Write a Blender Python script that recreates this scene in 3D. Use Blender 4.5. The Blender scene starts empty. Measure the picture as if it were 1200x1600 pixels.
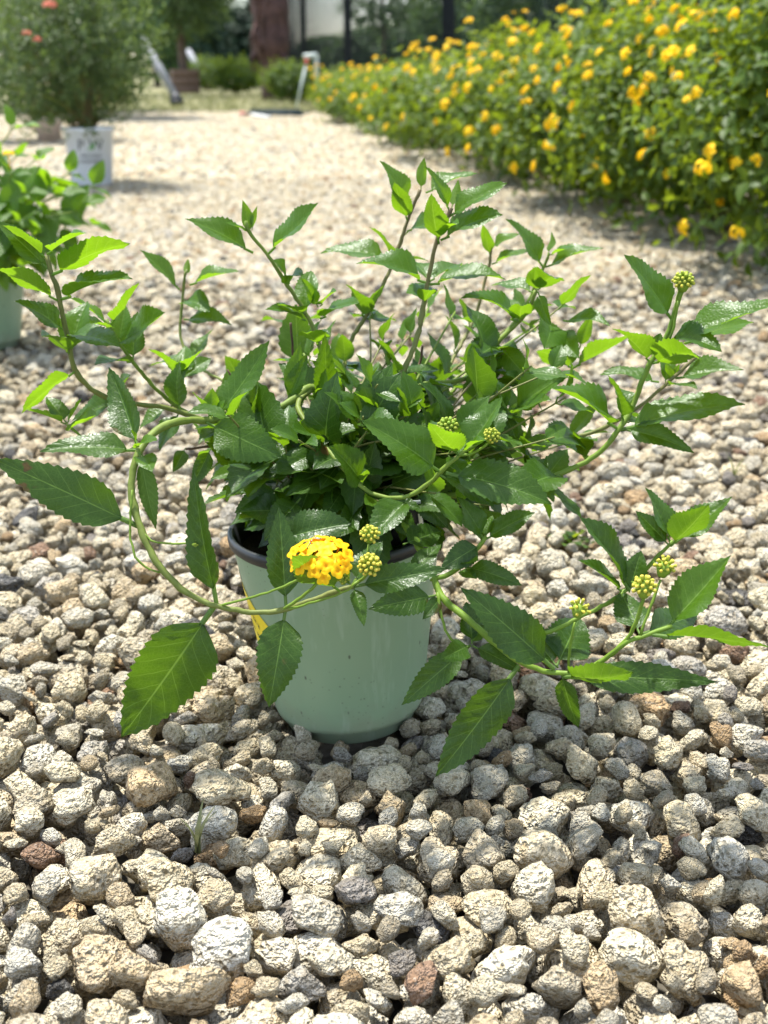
import bpy, bmesh, math, random
import numpy as np
from mathutils import Vector, Matrix, Euler, noise
random.seed(7); rng = np.random.default_rng(7)
SC = bpy.context.scene
COL = SC.collection
rad = math.radians
# ------------------------------------------------------------------ camera
CAM_H = 0.49
FPX = 2000.0                       # focal length in photo pixels (photo 1200 x 1600)
HORIZON = 100.0
PITCH = math.atan((800 - HORIZON) / FPX)
cam = bpy.data.cameras.new('camera'); camo = bpy.data.objects.new('camera', cam); COL.objects.link(camo)
camo.location = (0, 0, CAM_H); camo.rotation_euler = (math.pi / 2 - PITCH, 0, 0)
cam.sensor_fit = 'VERTICAL'; cam.sensor_height = 24; cam.sensor_width = 18; cam.lens = 24 * FPX / 1600
cam.clip_start = 0.02; cam.clip_end = 2000
cam.dof.use_dof = True; cam.dof.focus_distance = 0.86; cam.dof.aperture_fstop = 6.6
SC.camera = camo
# ------------------------------------------------------------------ light
SUN_EL, SUN_AZ = 72.0, -40.0       # azimuth from +Y (view direction), negative = left
W = bpy.data.worlds.new('World'); SC.world = W; W.use_nodes = True
wn = W.node_tree.nodes; wl = W.node_tree.links
sky = wn.new('ShaderNodeTexSky'); sky.sky_type = 'NISHITA'; sky.sun_disc = False
sky.sun_elevation = rad(SUN_EL); sky.sun_rotation = rad(SUN_AZ); sky.dust_density = 0.3; sky.ozone_density = 1.6; sky.air_density = 1.0
# thin broken cloud over the whole sky
wtc = wn.new('ShaderNodeTexCoord'); wmap = wn.new('ShaderNodeMapping'); wmap.inputs['Scale'].default_value = (1, 1, 2.6); wl.new(wtc.outputs['Generated'], wmap.inputs[0])
wno = wn.new('ShaderNodeTexNoise'); wno.inputs['Scale'].default_value = 3.2; wno.inputs['Detail'].default_value = 7; wl.new(wmap.outputs[0], wno.inputs['Vector'])
wmr = wn.new('ShaderNodeMapRange'); wl.new(wno.outputs['Fac'], wmr.inputs[0]); wmr.inputs[1].default_value = .36; wmr.inputs[2].default_value = .62; wmr.inputs[3].default_value = .0; wmr.inputs[4].default_value = .6
wmx = wn.new('ShaderNodeMix'); wmx.data_type = 'RGBA'; wl.new(wmr.outputs[0], wmx.inputs[0]); wl.new(sky.outputs[0], wmx.inputs[6]); wmx.inputs[7].default_value = (5.6, 5.7, 5.9, 1)
wl.new(wmx.outputs[2], wn['Background'].inputs[0]); wn['Background'].inputs[1].default_value = 0.14
sl = bpy.data.lights.new('sun', 'SUN'); so = bpy.data.objects.new('sun', sl); COL.objects.link(so)
sl.energy = 4.0; sl.angle = rad(2.5); sl.color = (1, 0.965, 0.90)
sd = Vector((math.sin(rad(SUN_AZ)) * math.cos(rad(SUN_EL)), math.cos(rad(SUN_AZ)) * math.cos(rad(SUN_EL)), math.sin(rad(SUN_EL))))
so.rotation_euler = (-sd).to_track_quat('-Z', 'Y').to_euler(); so.location = sd * 20
vs = SC.view_settings; vs.view_transform = 'Standard'; vs.look = 'None'; vs.gamma = 1; vs.use_curve_mapping = False
vs.exposure = 1.38
# ------------------------------------------------------------------ pixel -> place
CP, SP = math.cos(PITCH), math.sin(PITCH)
def ray(px, py):
    cx, cy = (px - 600) / FPX, (800 - py) / FPX
    return Vector((cx, CP + cy * SP, -SP + cy * CP))
def P(px, py, Y):
    d = ray(px, py); return Vector((0, 0, CAM_H)) + d * (Y / d.y)
def G(px, py, z=0.0):
    d = ray(px, py); return Vector((0, 0, CAM_H)) + d * ((z - CAM_H) / d.z)
def project(p):
    x, y, z = p[0], p[1], p[2] - CAM_H
    dep = y * CP - z * SP; up = y * SP + z * CP
    return 600 + FPX * x / dep, 800 - FPX * up / dep, dep
# ------------------------------------------------------------------ helpers
def tag(o, label, cat, group=None):
    o['label'] = label; o['category'] = cat
    if group: o['group'] = group
    return o
def link(o, parent=None, kind=None):
    COL.objects.link(o)
    if parent is not None:
        o.parent = parent
    if kind: o['kind'] = kind
    return o
def thing(name, loc=(0, 0, 0), rot=(0, 0, 0)):
    e = bpy.data.objects.new(name, None); e.empty_display_size = 0.05
    e.location = loc; e.rotation_euler = rot; COL.objects.link(e); return e
class MB:
    """collects geometry with per-vertex 'age' and per-loop uv; builds one mesh"""
    def __init__(s): s.v = []; s.f = []; s.a = []; s.uv = []; s.m = []
    def add(s, verts, faces, age=0.5, uvs=None, mi=0):
        b = len(s.v); s.v += [tuple(v) for v in verts]
        s.f += [tuple(i + b for i in f) for f in faces]
        s.a += (list(age) if hasattr(age, '__len__') else [age] * len(verts))
        s.uv += (uvs if uvs is not None else [(0.5, 0.0)] * len(verts))
        s.m += [mi] * len(faces)
    def mesh(s, name, mats, smooth=True, off=None):
        me = bpy.data.meshes.new(name)
        vv = s.v if off is None else [(a - off[0], b - off[1], c - off[2]) for a, b, c in s.v]
        me.from_pydata(vv, [], s.f); me.update()
        at = me.attributes.new('age', 'FLOAT', 'POINT'); at.data.foreach_set('value', np.array(s.a, dtype=np.float32))
        ul = me.uv_layers.new(name='UVMap'); li = np.empty(len(me.loops), dtype=np.int32); me.loops.foreach_get('vertex_index', li)
        ul.data.foreach_set('uv', np.array(s.uv, dtype=np.float32)[li].ravel())
        for m in (mats if isinstance(mats, (list, tuple)) else [mats]): me.materials.append(m)
        me.polygons.foreach_set('material_index', np.array(s.m, dtype=np.int32))
        if smooth: me.polygons.foreach_set('use_smooth', np.ones(len(s.f), dtype=bool))
        return me
    def build(s, name, mats, parent=None, smooth=True, kind=None, local=True):
        """vertices are world coordinates; stored relative to the parent's location"""
        off = parent.location if (parent is not None and local) else None
        if parent is not None and local and parent.parent is not None: off = parent.location + parent.parent.location
        return link(bpy.data.objects.new(name, s.mesh(name, mats, smooth, off)), parent, kind)
    def tube(s, pts, r0, r1=None, n=8, age0=0.5, age1=None, cap=True, mi=0):
        r1 = r0 if r1 is None else r1; age1 = age0 if age1 is None else age1
        k = len(pts); ring = []; ages = []; up = Vector((0.13, 0.37, 0.92)); vs_ = []
        for i, p in enumerate(pts):
            t = (Vector(pts[min(i + 1, k - 1)]) - Vector(pts[max(i - 1, 0)])).normalized()
            x = t.cross(up)
            if x.length < 1e-3: x = t.cross(Vector((1, 0, 0)))
            x.normalize(); y = t.cross(x)
            f = i / max(1, k - 1); r = (r0[i] if hasattr(r0, '__len__') else r0 + (r1 - r0) * f)
            for j in range(n):
                a = 2 * math.pi * j / n
                rq = r * ((1.07 if j % 2 else .93) if n == 8 else 1); vs_.append(Vector(p) + x * (rq * math.cos(a)) + y * (rq * math.sin(a))); ages.append(age0 + (age1 - age0) * f)
        fs = [(i * n + j, i * n + (j + 1) % n, (i + 1) * n + (j + 1) % n, (i + 1) * n + j) for i in range(k - 1) for j in range(n)]
        if cap: fs += [tuple(reversed(range(n))), tuple((k - 1) * n + j for j in range(n))]
        s.add(vs_, fs, ages, None, mi)
    def box(s, c, size, rot=None, mi=0, age=0.5):
        R = rot if rot is not None else Matrix.Identity(3)
        vs_ = [Vector(c) + R @ Vector((size[0] * x / 2, size[1] * y / 2, size[2] * z / 2)) for x in (-1, 1) for y in (-1, 1) for z in (-1, 1)]
        s.add(vs_, [(0, 1, 3, 2), (4, 6, 7, 5), (0, 4, 5, 1), (2, 3, 7, 6), (0, 2, 6, 4), (1, 5, 7, 3)], age, None, mi)
    def lathe(s, prof, c=(0, 0, 0), n=48, R=None, age=0.5, mi=0, close=False):
        R = R or Matrix.Identity(3); vs_ = []
        for r, z in prof:
            for j in range(n):
                a = 2 * math.pi * j / n; vs_.append(Vector(c) + R @ Vector((r * math.cos(a), r * math.sin(a), z)))
        k = len(prof); fs = [(i * n + j, i * n + (j + 1) % n, (i + 1) * n + (j + 1) % n, (i + 1) * n + j) for i in range(k - 1) for j in range(n)]
        s.add(vs_, fs, age, None, mi)
def spline(pts, step=0.006):
    """Catmull-Rom through points, resampled"""
    p = [Vector(q) for q in pts]; p = [p[0] * 2 - p[1]] + p + [p[-1] * 2 - p[-2]]; out = []
    for i in range(1, len(p) - 2):
        n = max(2, int((p[i + 1] - p[i]).length / step))
        for k in range(n):
            t = k / n; a, b, c, d = p[i - 1], p[i], p[i + 1], p[i + 2]
            out.append(0.5 * ((2 * b) + (c - a) * t + (2 * a - 5 * b + 4 * c - d) * t * t + (3 * b - a - 3 * c + d) * t ** 3))
    out.append(p[-2].copy()); return out
# ------------------------------------------------------------------ materials
def new_mat(name):
    m = bpy.data.materials.new(name); m.use_nodes = True; nt = m.node_tree; b = nt.nodes['Principled BSDF']
    return m, nt, b
class N:
    """terse node wiring"""
    def __init__(s, nt): s.nt = nt
    def n(s, t, **kw):
        x = s.nt.nodes.new('ShaderNode' + t)
        for k, v in kw.items(): setattr(x, k, v)
        return x
    def set(s, sock, v):
        if hasattr(v, 'is_output') or hasattr(v, 'links'): s.nt.links.new(v, sock)
        else: sock.default_value = v
    def math(s, op, a, b=0.0, c=None, clamp=False):
        x = s.n('Math', operation=op, use_clamp=clamp); s.set(x.inputs[0], a); s.set(x.inputs[1], b)
        if c is not None: s.set(x.inputs[2], c)
        return x.outputs[0]
    def mix(s, f, a, b, blend='MIX'):
        x = s.n('Mix', data_type='RGBA', blend_type=blend); s.set(x.inputs['Factor'], f); s.set(x.inputs[6], a); s.set(x.inputs[7], b); return x.outputs[2]
    def noise(s, vec, scale, detail=3, rough=0.55):
        x = s.n('TexNoise'); s.set(x.inputs['Vector'], vec); x.inputs['Scale'].default_value = scale; x.inputs['Detail'].default_value = detail; x.inputs['Roughness'].default_value = rough; return x.outputs['Fac']
    def vor(s, vec, scale, feature='F1', out='Distance'):
        x = s.n('TexVoronoi', feature=feature); s.set(x.inputs['Vector'], vec); x.inputs['Scale'].default_value = scale; return x.outputs[out]
    def ramp(s, f, stops, interp='LINEAR'):
        x = s.n('ValToRGB'); s.set(x.inputs[0], f); e = x.color_ramp.elements; x.color_ramp.interpolation = interp
        e.remove(e[1]); e[0].position = stops[0][0]; e[0].color = (*stops[0][1], 1)
        for p, c in stops[1:]: e.new(p).color = (*c, 1)
        return x.outputs[0]
    def rng(s, v, a, b, c=0.0, d=1.0):
        x = s.n('MapRange', clamp=True); s.set(x.inputs[0], v)
        for i, q in enumerate((a, b, c, d)): x.inputs[i + 1].default_value = q
        return x.outputs[0]
    def bump(s, h, strength=0.5, dist=0.001, nrm=None):
        x = s.n('Bump'); x.inputs['Strength'].default_value = strength; x.inputs['Distance'].default_value = dist; s.set(x.inputs['Height'], h)
        if nrm is not None: s.set(x.inputs['Normal'], nrm)
        return x.outputs[0]
    def tc(s, o='Object'): return s.n('TexCoord').outputs[o]
    def attr(s, name, out='Fac'): return s.n('Attribute', attribute_name=name).outputs[out]

def stone_material():
    m, nt, b = new_mat('limestone'); q = N(nt)
    info = q.n('ObjectInfo'); r = info.outputs['Random']
    off = q.n('VectorMath', operation='MULTIPLY_ADD'); nt.links.new(q.tc('Object'), off.inputs[0]); off.inputs[1].default_value = (1, 1, 1)
    cx = q.n('CombineXYZ'); q.set(cx.inputs[0], q.math('MULTIPLY', r, 91.3)); q.set(cx.inputs[1], q.math('MULTIPLY', r, 37.1)); q.set(cx.inputs[2], q.math('MULTIPLY', r, 53.7))
    nt.links.new(cx.outputs[0], off.inputs[2]); v = off.outputs[0]
    base = q.ramp(r, [(0.0, (.60, .53, .40)), (.09, (.71, .66, .54)), (.20, (.56, .53, .46)), (.31, (.77, .73, .63)), (.41, (.64, .57, .43)), (.52, (.73, .67, .53)), (.61, (.48, .43, .34)), (.68, (.68, .60, .46)),
                      (.76, (.66, .64, .58)), (.83, (.55, .46, .33)), (.88, (.45, .43, .40)), (.915, (.46, .33, .20)), (.94, (.60, .47, .31)), (.96, (.30, .28, .27)), (.975, (.33, .22, .16)), (.988, (.12, .12, .125))], 'CONSTANT')
    base = q.mix(1.0, base, (.88, .85, .765, 1), 'MULTIPLY')
    n1 = q.noise(v, 2.0, 5, .62); n2 = q.noise(v, 3.8, 2, .5)
    c = q.mix(q.rng(n1, .42, .66, 0, .6), base, q.mix(1.0, base, (.82, .74, .58, 1), 'MULTIPLY'))
    c = q.mix(q.rng(n2, .54, .72, 0, .60), c, q.mix(1.0, c, (.58, .52, .42, 1), 'MULTIPLY'))
    c = q.mix(q.rng(q.noise(v, 4.3, 2), .60, .72, 0, .35), c, (.70, .67, .58, 1))
    wob = q.n('VectorMath', operation='ADD'); nt.links.new(v, wob.inputs[0]); wn_ = q.n('TexNoise'); nt.links.new(v, wn_.inputs['Vector']); wn_.inputs['Scale'].default_value = 3; wsc = q.n('VectorMath', operation='SCALE'); nt.links.new(wn_.outputs['Color'], wsc.inputs[0]); wsc.inputs['Scale'].default_value = .22; nt.links.new(wsc.outputs[0], wob.inputs[1])
    pits = q.math('MAXIMUM', q.rng(q.vor(wob.outputs[0], 3.2), .12, .36, 0, 1), q.rng(q.noise(v, 2.1, 2), .44, .56, 0, 1))
    c = q.mix(q.math('MULTIPLY', q.math('SUBTRACT', 1.0, pits), .65), c, q.mix(1.0, c, (.45, .38, .25, 1), 'MULTIPLY'))
    q.set(b.inputs['Base Color'], c); b.inputs['Roughness'].default_value = .82; b.inputs['Specular IOR Level'].default_value = .25
    h = q.math('ADD', q.math('MULTIPLY', n2, .9), q.math('MULTIPLY', pits, .9))
    h = q.math('ADD', h, q.math('MULTIPLY', q.noise(v, 10, 1.0, .5), .25))
    q.set(b.inputs['Normal'], q.bump(h, .8, .024))
    return m

def leaf_material(name, dark, young, under, trans, trans_young, rough=.34, tw=.42, veins=True, spots=.0, spec=.5):
    m, nt, b = new_mat(name); q = N(nt)
    age = q.attr('age'); uv = q.n('UVMap').outputs[0]; sep = q.n('SeparateXYZ'); nt.links.new(uv, sep.inputs[0])
    u, v = sep.outputs[0], sep.outputs[1]
    av = q.math('ABSOLUTE', q.math('SUBTRACT', q.math('MULTIPLY', v, 2.0), 1.0))
    obj = q.tc('Object')
    n1 = q.noise(obj, 60, 4); n2 = q.noise(obj, 18, 2)
    top = q.mix(age, (*dark, 1), (*young, 1)); top = q.mix(q.rng(n2, .35, .7, 0, .45), top, q.mix(1.0, top, (.62, .80, .55, 1), 'MULTIPLY'))
    und = q.mix(age, (*under, 1), q.mix(.5, (*under, 1), (*young, 1)))
    tr = q.mix(age, (*trans, 1), (*trans_young, 1))
    if veins:
        mid = q.rng(av, .012, .042, 1, 0)
        ph = q.math('FRACT', q.math('SUBTRACT', q.math('MULTIPLY', u, 8.0), q.math('MULTIPLY', q.math('POWER', av, .85), 1.7)))
        dd = q.math('ABSOLUTE', q.math('SUBTRACT', ph, .5))
        side = q.math('MULTIPLY', q.rng(dd, .455, .495, 0, 1), q.rng(av, .55, 1.0, 1, .25))
        cell = q.vor(q.n('Mapping').outputs[0] if False else obj, 420, 'DISTANCE_TO_EDGE')
        net = q.rng(cell, .02, .10, 1, 0)
        vm = q.math('MAXIMUM', q.math('MULTIPLY', mid, .9), q.math('MULTIPLY', side, .6))
        vm2 = q.math('MAXIMUM', vm, q.math('MULTIPLY', net, .14))
        top = q.mix(q.math('MULTIPLY', vm2, .75), top, (.15, .27, .05, 1))
        und = q.mix(q.math('MULTIPLY', vm2, .6), und, (.20, .31, .08, 1))
        tr = q.mix(q.math('MULTIPLY', vm2, .55), tr, (.36, .52, .06, 1))
        h = q.math('ADD', q.math('MULTIPLY', vm2, -1.0), q.math('ADD', q.math('MULTIPLY', q.rng(cell, 0, .3), .55), q.math('MULTIPLY', n1, .3)))
        q.set(b.inputs['Normal'], q.bump(h, .30, .0005))
    if spots:
        sp = q.math('MULTIPLY', q.rng(q.noise(obj, 45, 3, .6), .665, .70), q.rng(age, .25, .0, 0, 1))
        top = q.mix(q.math('MULTIPLY', sp, spots), top, (.10, .05, .015, 1)); tr = q.mix(q.math('MULTIPLY', sp, spots), tr, (.12, .06, .01, 1))
    bf = q.n('NewGeometry').outputs['Backfacing']
    q.set(b.inputs['Base Color'], q.mix(bf, top, und))
    q.set(b.inputs['Roughness'], q.math('ADD', q.math('MULTIPLY', bf, .25), q.math('ADD', rough, q.math('MULTIPLY', n1, .12))))
    b.inputs['Specular IOR Level'].default_value = spec
    t = q.n('BsdfTranslucent'); q.set(t.inputs[0], tr)
    mx = q.n('MixShader'); q.set(mx.inputs[0], q.math('ADD', tw - .12, q.math('MULTIPLY', age, .20)))
    nt.links.new(b.outputs[0], mx.inputs[1]); nt.links.new(t.outputs[0], mx.inputs[2])
    nt.links.new(mx.outputs[0], nt.nodes['Material Output'].inputs[0])
    return m
def plain(name, col, rough=.6, col2=None, scale=20, bump=0.0, spec=.4, metal=0):
    m, nt, b = new_mat(name); q = N(nt); obj = q.tc('Object')
    col2 = col2 or tuple(c * .7 for c in col); n = q.noise(obj, scale, 5, .6)
    q.set(b.inputs['Base Color'], q.mix(q.rng(n, .3, .7), (*col2, 1), (*col, 1)))
    b.inputs['Roughness'].default_value = rough; b.inputs['Specular IOR Level'].default_value = spec; b.inputs['Metallic'].default_value = metal
    if bump: q.set(b.inputs['Normal'], q.bump(n, .6, bump))
    return m
def stem_material(name='stem_skin', a=(.15, .24, .025), bcol=(.17, .09, .07)):
    m, nt, b = new_mat(name); q = N(nt); obj = q.tc('Object'); age = q.attr('age'); n = q.noise(obj, 140, 4)
    c = q.mix(age, (*bcol, 1), (*a, 1)); c = q.mix(q.rng(n, .35, .7, 0, .5), c, q.mix(1.0, c, (.6, .6, .5, 1), 'MULTIPLY'))
    q.set(b.inputs['Base Color'], c); b.inputs['Roughness'].default_value = .55; b.inputs['Specular IOR Level'].default_value = .25; q.set(b.inputs['Normal'], q.bump(n, .5, .0008))
    b.inputs['Subsurface Weight'].default_value = .12; b.inputs['Subsurface Radius'].default_value = (.002, .003, .001)
    return m
def pot_material(name, col, marks=True):
    m, nt, b = new_mat(name); q = N(nt); obj = q.tc('Object')
    mp = q.n('Mapping'); nt.links.new(obj, mp.inputs[0]); mp.inputs['Scale'].default_value = (1, 1, .35)
    c = q.mix(q.rng(q.noise(mp.outputs[0], 14, 4), .3, .7, 0, .5), (*col, 1), (*[x * .86 for x in col], 1))
    if marks:
        mp2 = q.n('Mapping'); nt.links.new(obj, mp2.inputs[0]); mp2.inputs['Scale'].default_value = (1, 1, .5); mp2.inputs['Rotation'].default_value = (.3, .5, 0)
        s1 = q.rng(q.vor(mp2.outputs[0], 95), .05, .11, 1, 0); gate = q.rng(q.noise(obj, 40, 2), .47, .51)
        c = q.mix(q.math('MULTIPLY', q.math('MULTIPLY', s1, gate), .8), c, (.05, .055, .04, 1))
        mp3 = q.n('Mapping'); nt.links.new(obj, mp3.inputs[0]); mp3.inputs['Scale'].default_value = (1, 1, .12); mp3.inputs['Location'].default_value = (3, 1, 2)
        c = q.mix(q.rng(q.noise(mp3.outputs[0], 90, 3, .6), .54, .70, 0, .22), c, (.50, .56, .46, 1))
        s2 = q.rng(q.vor(obj, 210), .10, .20, 1, 0); g2 = q.rng(q.noise(obj, 26, 3), .50, .60)
        c = q.mix(q.math('MULTIPLY', q.math('MULTIPLY', s2, g2), .55), c, (.07, .065, .045, 1))
        sz = q.n('SeparateXYZ'); nt.links.new(obj, sz.inputs[0]); low = q.rng(q.math('ADD', sz.outputs[2], q.math('MULTIPLY', q.noise(obj, 45, 4), -.05)), -.012, .012, 1, 0)
        c = q.mix(q.math('MULTIPLY', low, .35), c, (.22, .19, .13, 1))
    q.set(b.inputs['Base Color'], c); b.inputs['Roughness'].default_value = .36; b.inputs['Specular IOR Level'].default_value = .45
    q.set(b.inputs['Normal'], q.bump(q.noise(mp.outputs[0], 30, 3), .12, .001))
    b.inputs['Subsurface Weight'].default_value = .15; b.inputs['Subsurface Radius'].default_value = (.004, .006, .004)
    return m
def flower_material(name, c1, c2):
    m, nt, b = new_mat(name); q = N(nt); age = q.attr('age')
    c = q.mix(age, (*c1, 1), (*c2, 1)); q.set(b.inputs['Base Color'], c); b.inputs['Roughness'].default_value = .55; b.inputs['Specular IOR Level'].default_value = .2
    t = q.n('BsdfTranslucent'); q.set(t.inputs[0], c); mx = q.n('MixShader'); mx.inputs[0].default_value = .3
    nt.links.new(b.outputs[0], mx.inputs[1]); nt.links.new(t.outputs[0], mx.inputs[2]); nt.links.new(mx.outputs[0], nt.nodes['Material Output'].inputs[0])
    return m
M = {}
M['stone'] = stone_material()
M['leaf'] = leaf_material('lantana_leaf', (.019, .052, .004), (.066, .15, .008), (.065, .125, .016), (.12, .25, .003), (.24, .43, .008), .30, .44, True, .9, .38)
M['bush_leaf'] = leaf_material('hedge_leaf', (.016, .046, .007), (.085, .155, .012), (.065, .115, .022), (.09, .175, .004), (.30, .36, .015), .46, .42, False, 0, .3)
M['shrub_leaf'] = leaf_material('shrub_leaf', (.035, .065, .03), (.10, .15, .045), (.08, .12, .055), (.10, .18, .035), (.23, .30, .06), .42, .40, False, 0, .35)
M['tree_leaf'] = leaf_material('tree_leaf', (.03, .075, .03), (.09, .16, .05), (.08, .13, .05), (.10, .22, .03), (.24, .36, .06), .45, .34, False)
M['conifer_leaf'] = leaf_material('conifer_leaf', (.015, .04, .025), (.03, .07, .035), (.02, .05, .03), (.03, .07, .02), (.05, .11, .03), .6, .15, False)
M['grass'] = leaf_material('grass_blade', (.14, .15, .06), (.30, .28, .14), (.15, .16, .07), (.20, .26, .06), (.40, .38, .16), .5, .35, False)
M['stem'] = stem_material(); M['bark'] = plain('bark', (.16, .115, .085), .85, (.07, .05, .04), 30, .01)
M['twig'] = plain('dry_twig', (.12, .065, .035), .8, (.05, .03, .02), 90, .001)
M['green_pot'] = pot_material('green_pot_plastic', (.235, .335, .21)); M['white_pot'] = pot_material('white_pot_plastic', (.72, .76, .80), False)
M['beige_pot'] = pot_material('beige_pot_plastic', (.74, .60, .52), False)
M['black'] = plain('black_plastic', (.018, .02, .023), .42, (.012, .013, .015), 60, 0, .5)
M['soil'] = plain('potting_soil', (.035, .024, .016), .95, (.008, .006, .004), 160, .004, .1)
M['yellow_print'] = plain('yellow_print', (.86, .66, .02), .4, (.78, .58, .015), 30); M['ink'] = plain('black_ink', (.02, .02, .018), .5); M['grey_ink'] = plain('grey_ink', (.16, .17, .17), .5); M['green_ink'] = plain('green_ink', (.16, .42, .12), .5)
M['petal'] = flower_material('yellow_petal', (.86, .38, .002), (.90, .58, .007)); M['bud'] = flower_material('green_yellow_bud', (.26, .40, .05), (.84, .66, .10))
M['petal_far'] = flower_material('orange_yellow_petal', (.93, .52, .004), (.95, .68, .01)); M['rose_petal'] = flower_material('salmon_petal', (.80, .22, .14), (.80, .40, .30))
M['white_card'] = plain('white_card', (.8, .8, .78), .5, (.74, .74, .7))
M['fence_metal'] = plain('black_coated_metal', (.010, .014, .016), .75, (.008, .01, .012), 40, 0, .05)
M['grey_wood'] = plain('grey_timber', (.36, .37, .40), .8, (.24, .24, .26), 25); M['box_wood'] = plain('planter_board', (.24, .15, .10), .85, (.14, .09, .06), 18)
M['palm'] = plain('palm_trunk', (.13, .07, .06), .9, (.045, .028, .028), 9, .03); M['white_pipe'] = plain('white_pipe', (.62, .68, .64), .5, (.5, .58, .54), 10)
M['stake'] = plain('dark_green_stake', (.035, .06, .06), .6, (.02, .035, .04), 15); M['red_paint'] = plain('red_paint', (.55, .09, .08), .5)

def ground_material():
    m, nt, b = new_mat('gravel_and_turf'); q = N(nt); g = q.n('NewGeometry').outputs['Position']
    n1 = q.noise(g, 38, 4, .7); n2 = q.noise(g, 3.0, 3); v = q.vor(g, 34)
    c = q.ramp(n1, [(.30, (.20, .17, .12)), (.5, (.37, .33, .25)), (.7, (.52, .47, .38))])
    sep = q.n('SeparateXYZ'); nt.links.new(g, sep.inputs[0])
    y = q.math('ADD', sep.outputs[1], q.math('MULTIPLY', q.noise(g, .9, 3), 3.0))
    grass = q.ramp(q.noise(g, 6, 5, .7), [(.35, (.15, .15, .07)), (.6, (.30, .28, .16)), (.75, (.45, .41, .29))])
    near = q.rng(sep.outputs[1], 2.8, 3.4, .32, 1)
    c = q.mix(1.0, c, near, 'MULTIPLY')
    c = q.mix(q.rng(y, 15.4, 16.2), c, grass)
    q.set(b.inputs['Base Color'], c); b.inputs['Roughness'].default_value = .95; b.inputs['Specular IOR Level'].default_value = .1
    q.set(b.inputs['Normal'], q.bump(v, .8, .02)); return m
# ================================================================== GROUND AND GRAVEL
ZB = -0.052
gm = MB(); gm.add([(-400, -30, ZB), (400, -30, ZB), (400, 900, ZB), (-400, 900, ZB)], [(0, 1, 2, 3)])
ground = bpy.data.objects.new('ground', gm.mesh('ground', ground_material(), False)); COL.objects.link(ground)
ground['kind'] = 'structure'; ground['label'] = 'pale limestone gravel ground running back between the plant pots and the hedge'

NSH = 26
def stone_shape(i, sub):
    r = random.Random(100 + i); bm = bmesh.new(); bmesh.ops.create_icosphere(bm, subdivisions=sub, radius=1)
    pl = []
    sharp = i % 4 == 0
    for k in range(r.randint(9, 14) if sharp else r.randint(5, 9)):
        n = Vector((r.gauss(0, 1), r.gauss(0, 1), r.gauss(0, 1))).normalized(); pl.append((n, r.uniform(.52, .88) if sharp else r.uniform(.70, 1.05)))
    sx, sy, sz = 1.0, r.uniform(.62, .95), (r.uniform(.42, .62) if i % 5 == 1 else r.uniform(.55, .82)); o = Vector((r.uniform(0, 99), r.uniform(0, 99), r.uniform(0, 99)))
    amp = r.uniform(.16, .34)
    for vtx in bm.verts:
        p = vtx.co.copy(); d = p.normalized()
        p *= 1 + amp * noise.noise(d * 1.3 + o) * 1.6
        for n, h in pl:
            e = p.dot(n) - h
            if e > 0: p -= n * (e * (.95 if sharp else .84))
        p *= 1 + .085 * noise.noise(d * 3.6 + o) - .05 * abs(noise.noise(d * 6.5 + o * 2)) + .02 * noise.noise(d * 11 + o * 2)
        pit = noise.noise(d * 3.1 + o * 3)
        if pit > .25: p *= 1 - (pit - .25) * .6
        vtx.co = Vector((p.x * sx, p.y * sy, p.z * sz)) / .86
    me = bpy.data.meshes.new('stone_shape'); bm.to_mesh(me); bm.free(); me.materials.append(M['stone'])
    me.polygons.foreach_set('use_smooth', np.ones(len(me.polygons), dtype=bool)); return me
shapes = [stone_shape(i, 3) for i in range(NSH)]; shapes_low = [stone_shape(i, 2) for i in range(12)]
src = bpy.data.collections.new('stone_shapes')
for i, me in enumerate(shapes + shapes_low): src.objects.link(bpy.data.objects.new('stone_shape_%02d' % i, me))
sv = []
for me in shapes:
    a = np.empty(len(me.vertices) * 3, dtype=np.float64); me.vertices.foreach_get('co', a); sv.append(a.reshape(-1, 3))
RES = .0026; X0, X1, YA, YB = -1.36, 1.36, .34, 3.1
HF = np.full((int((YB - YA) / RES), int((X1 - X0) / RES)), ZB + .004)
POT = G(548, 1112, -.004); POT.z = -.006
LPOT = G(-18, 541, 0)
yy, xx = np.mgrid[0:HF.shape[0], 0:HF.shape[1]]; wx = X0 + (xx + .5) * RES; wy = YA + (yy + .5) * RES
for pc, rr in ((POT, .0505), (LPOT, .0505)): HF[(wx - pc.x) ** 2 + (wy - pc.y) ** 2 < rr * rr] = 5.0
def variant(small):
    i = rng.integers(NSH); s = (rng.uniform(.0062, .0095) if small else float(np.clip(rng.lognormal(math.log(.0131), .24), .0085, .0195)))
    e = Euler((rng.normal(0, .45), rng.normal(0, .45), rng.uniform(0, 6.283))); R = np.array(e.to_matrix())
    p = sv[i] @ R.T * s; gx = np.floor(p[:, 0] / RES).astype(int); gy = np.floor(p[:, 1] / RES).astype(int)
    gx0, gy0 = gx.min(), gy.min(); w, h = gx.max() - gx0 + 1, gy.max() - gy0 + 1
    top = np.full((h, w), -9.0); bot = np.full((h, w), 9.0)
    np.maximum.at(top, (gy - gy0, gx - gx0), p[:, 2]); np.minimum.at(bot, (gy - gy0, gx - gx0), p[:, 2])
    return i, s, e, gx0, gy0, w, h, top, bot, top > -8
VB = [variant(False) for _ in range(260)]; VS = [variant(True) for _ in range(80)]
def half_w(y): return .283 * y + .049 + .34
stones = []
area = .283 * (YB ** 2 - YA ** 2) + 2 * .389 * (YB - YA)
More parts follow.
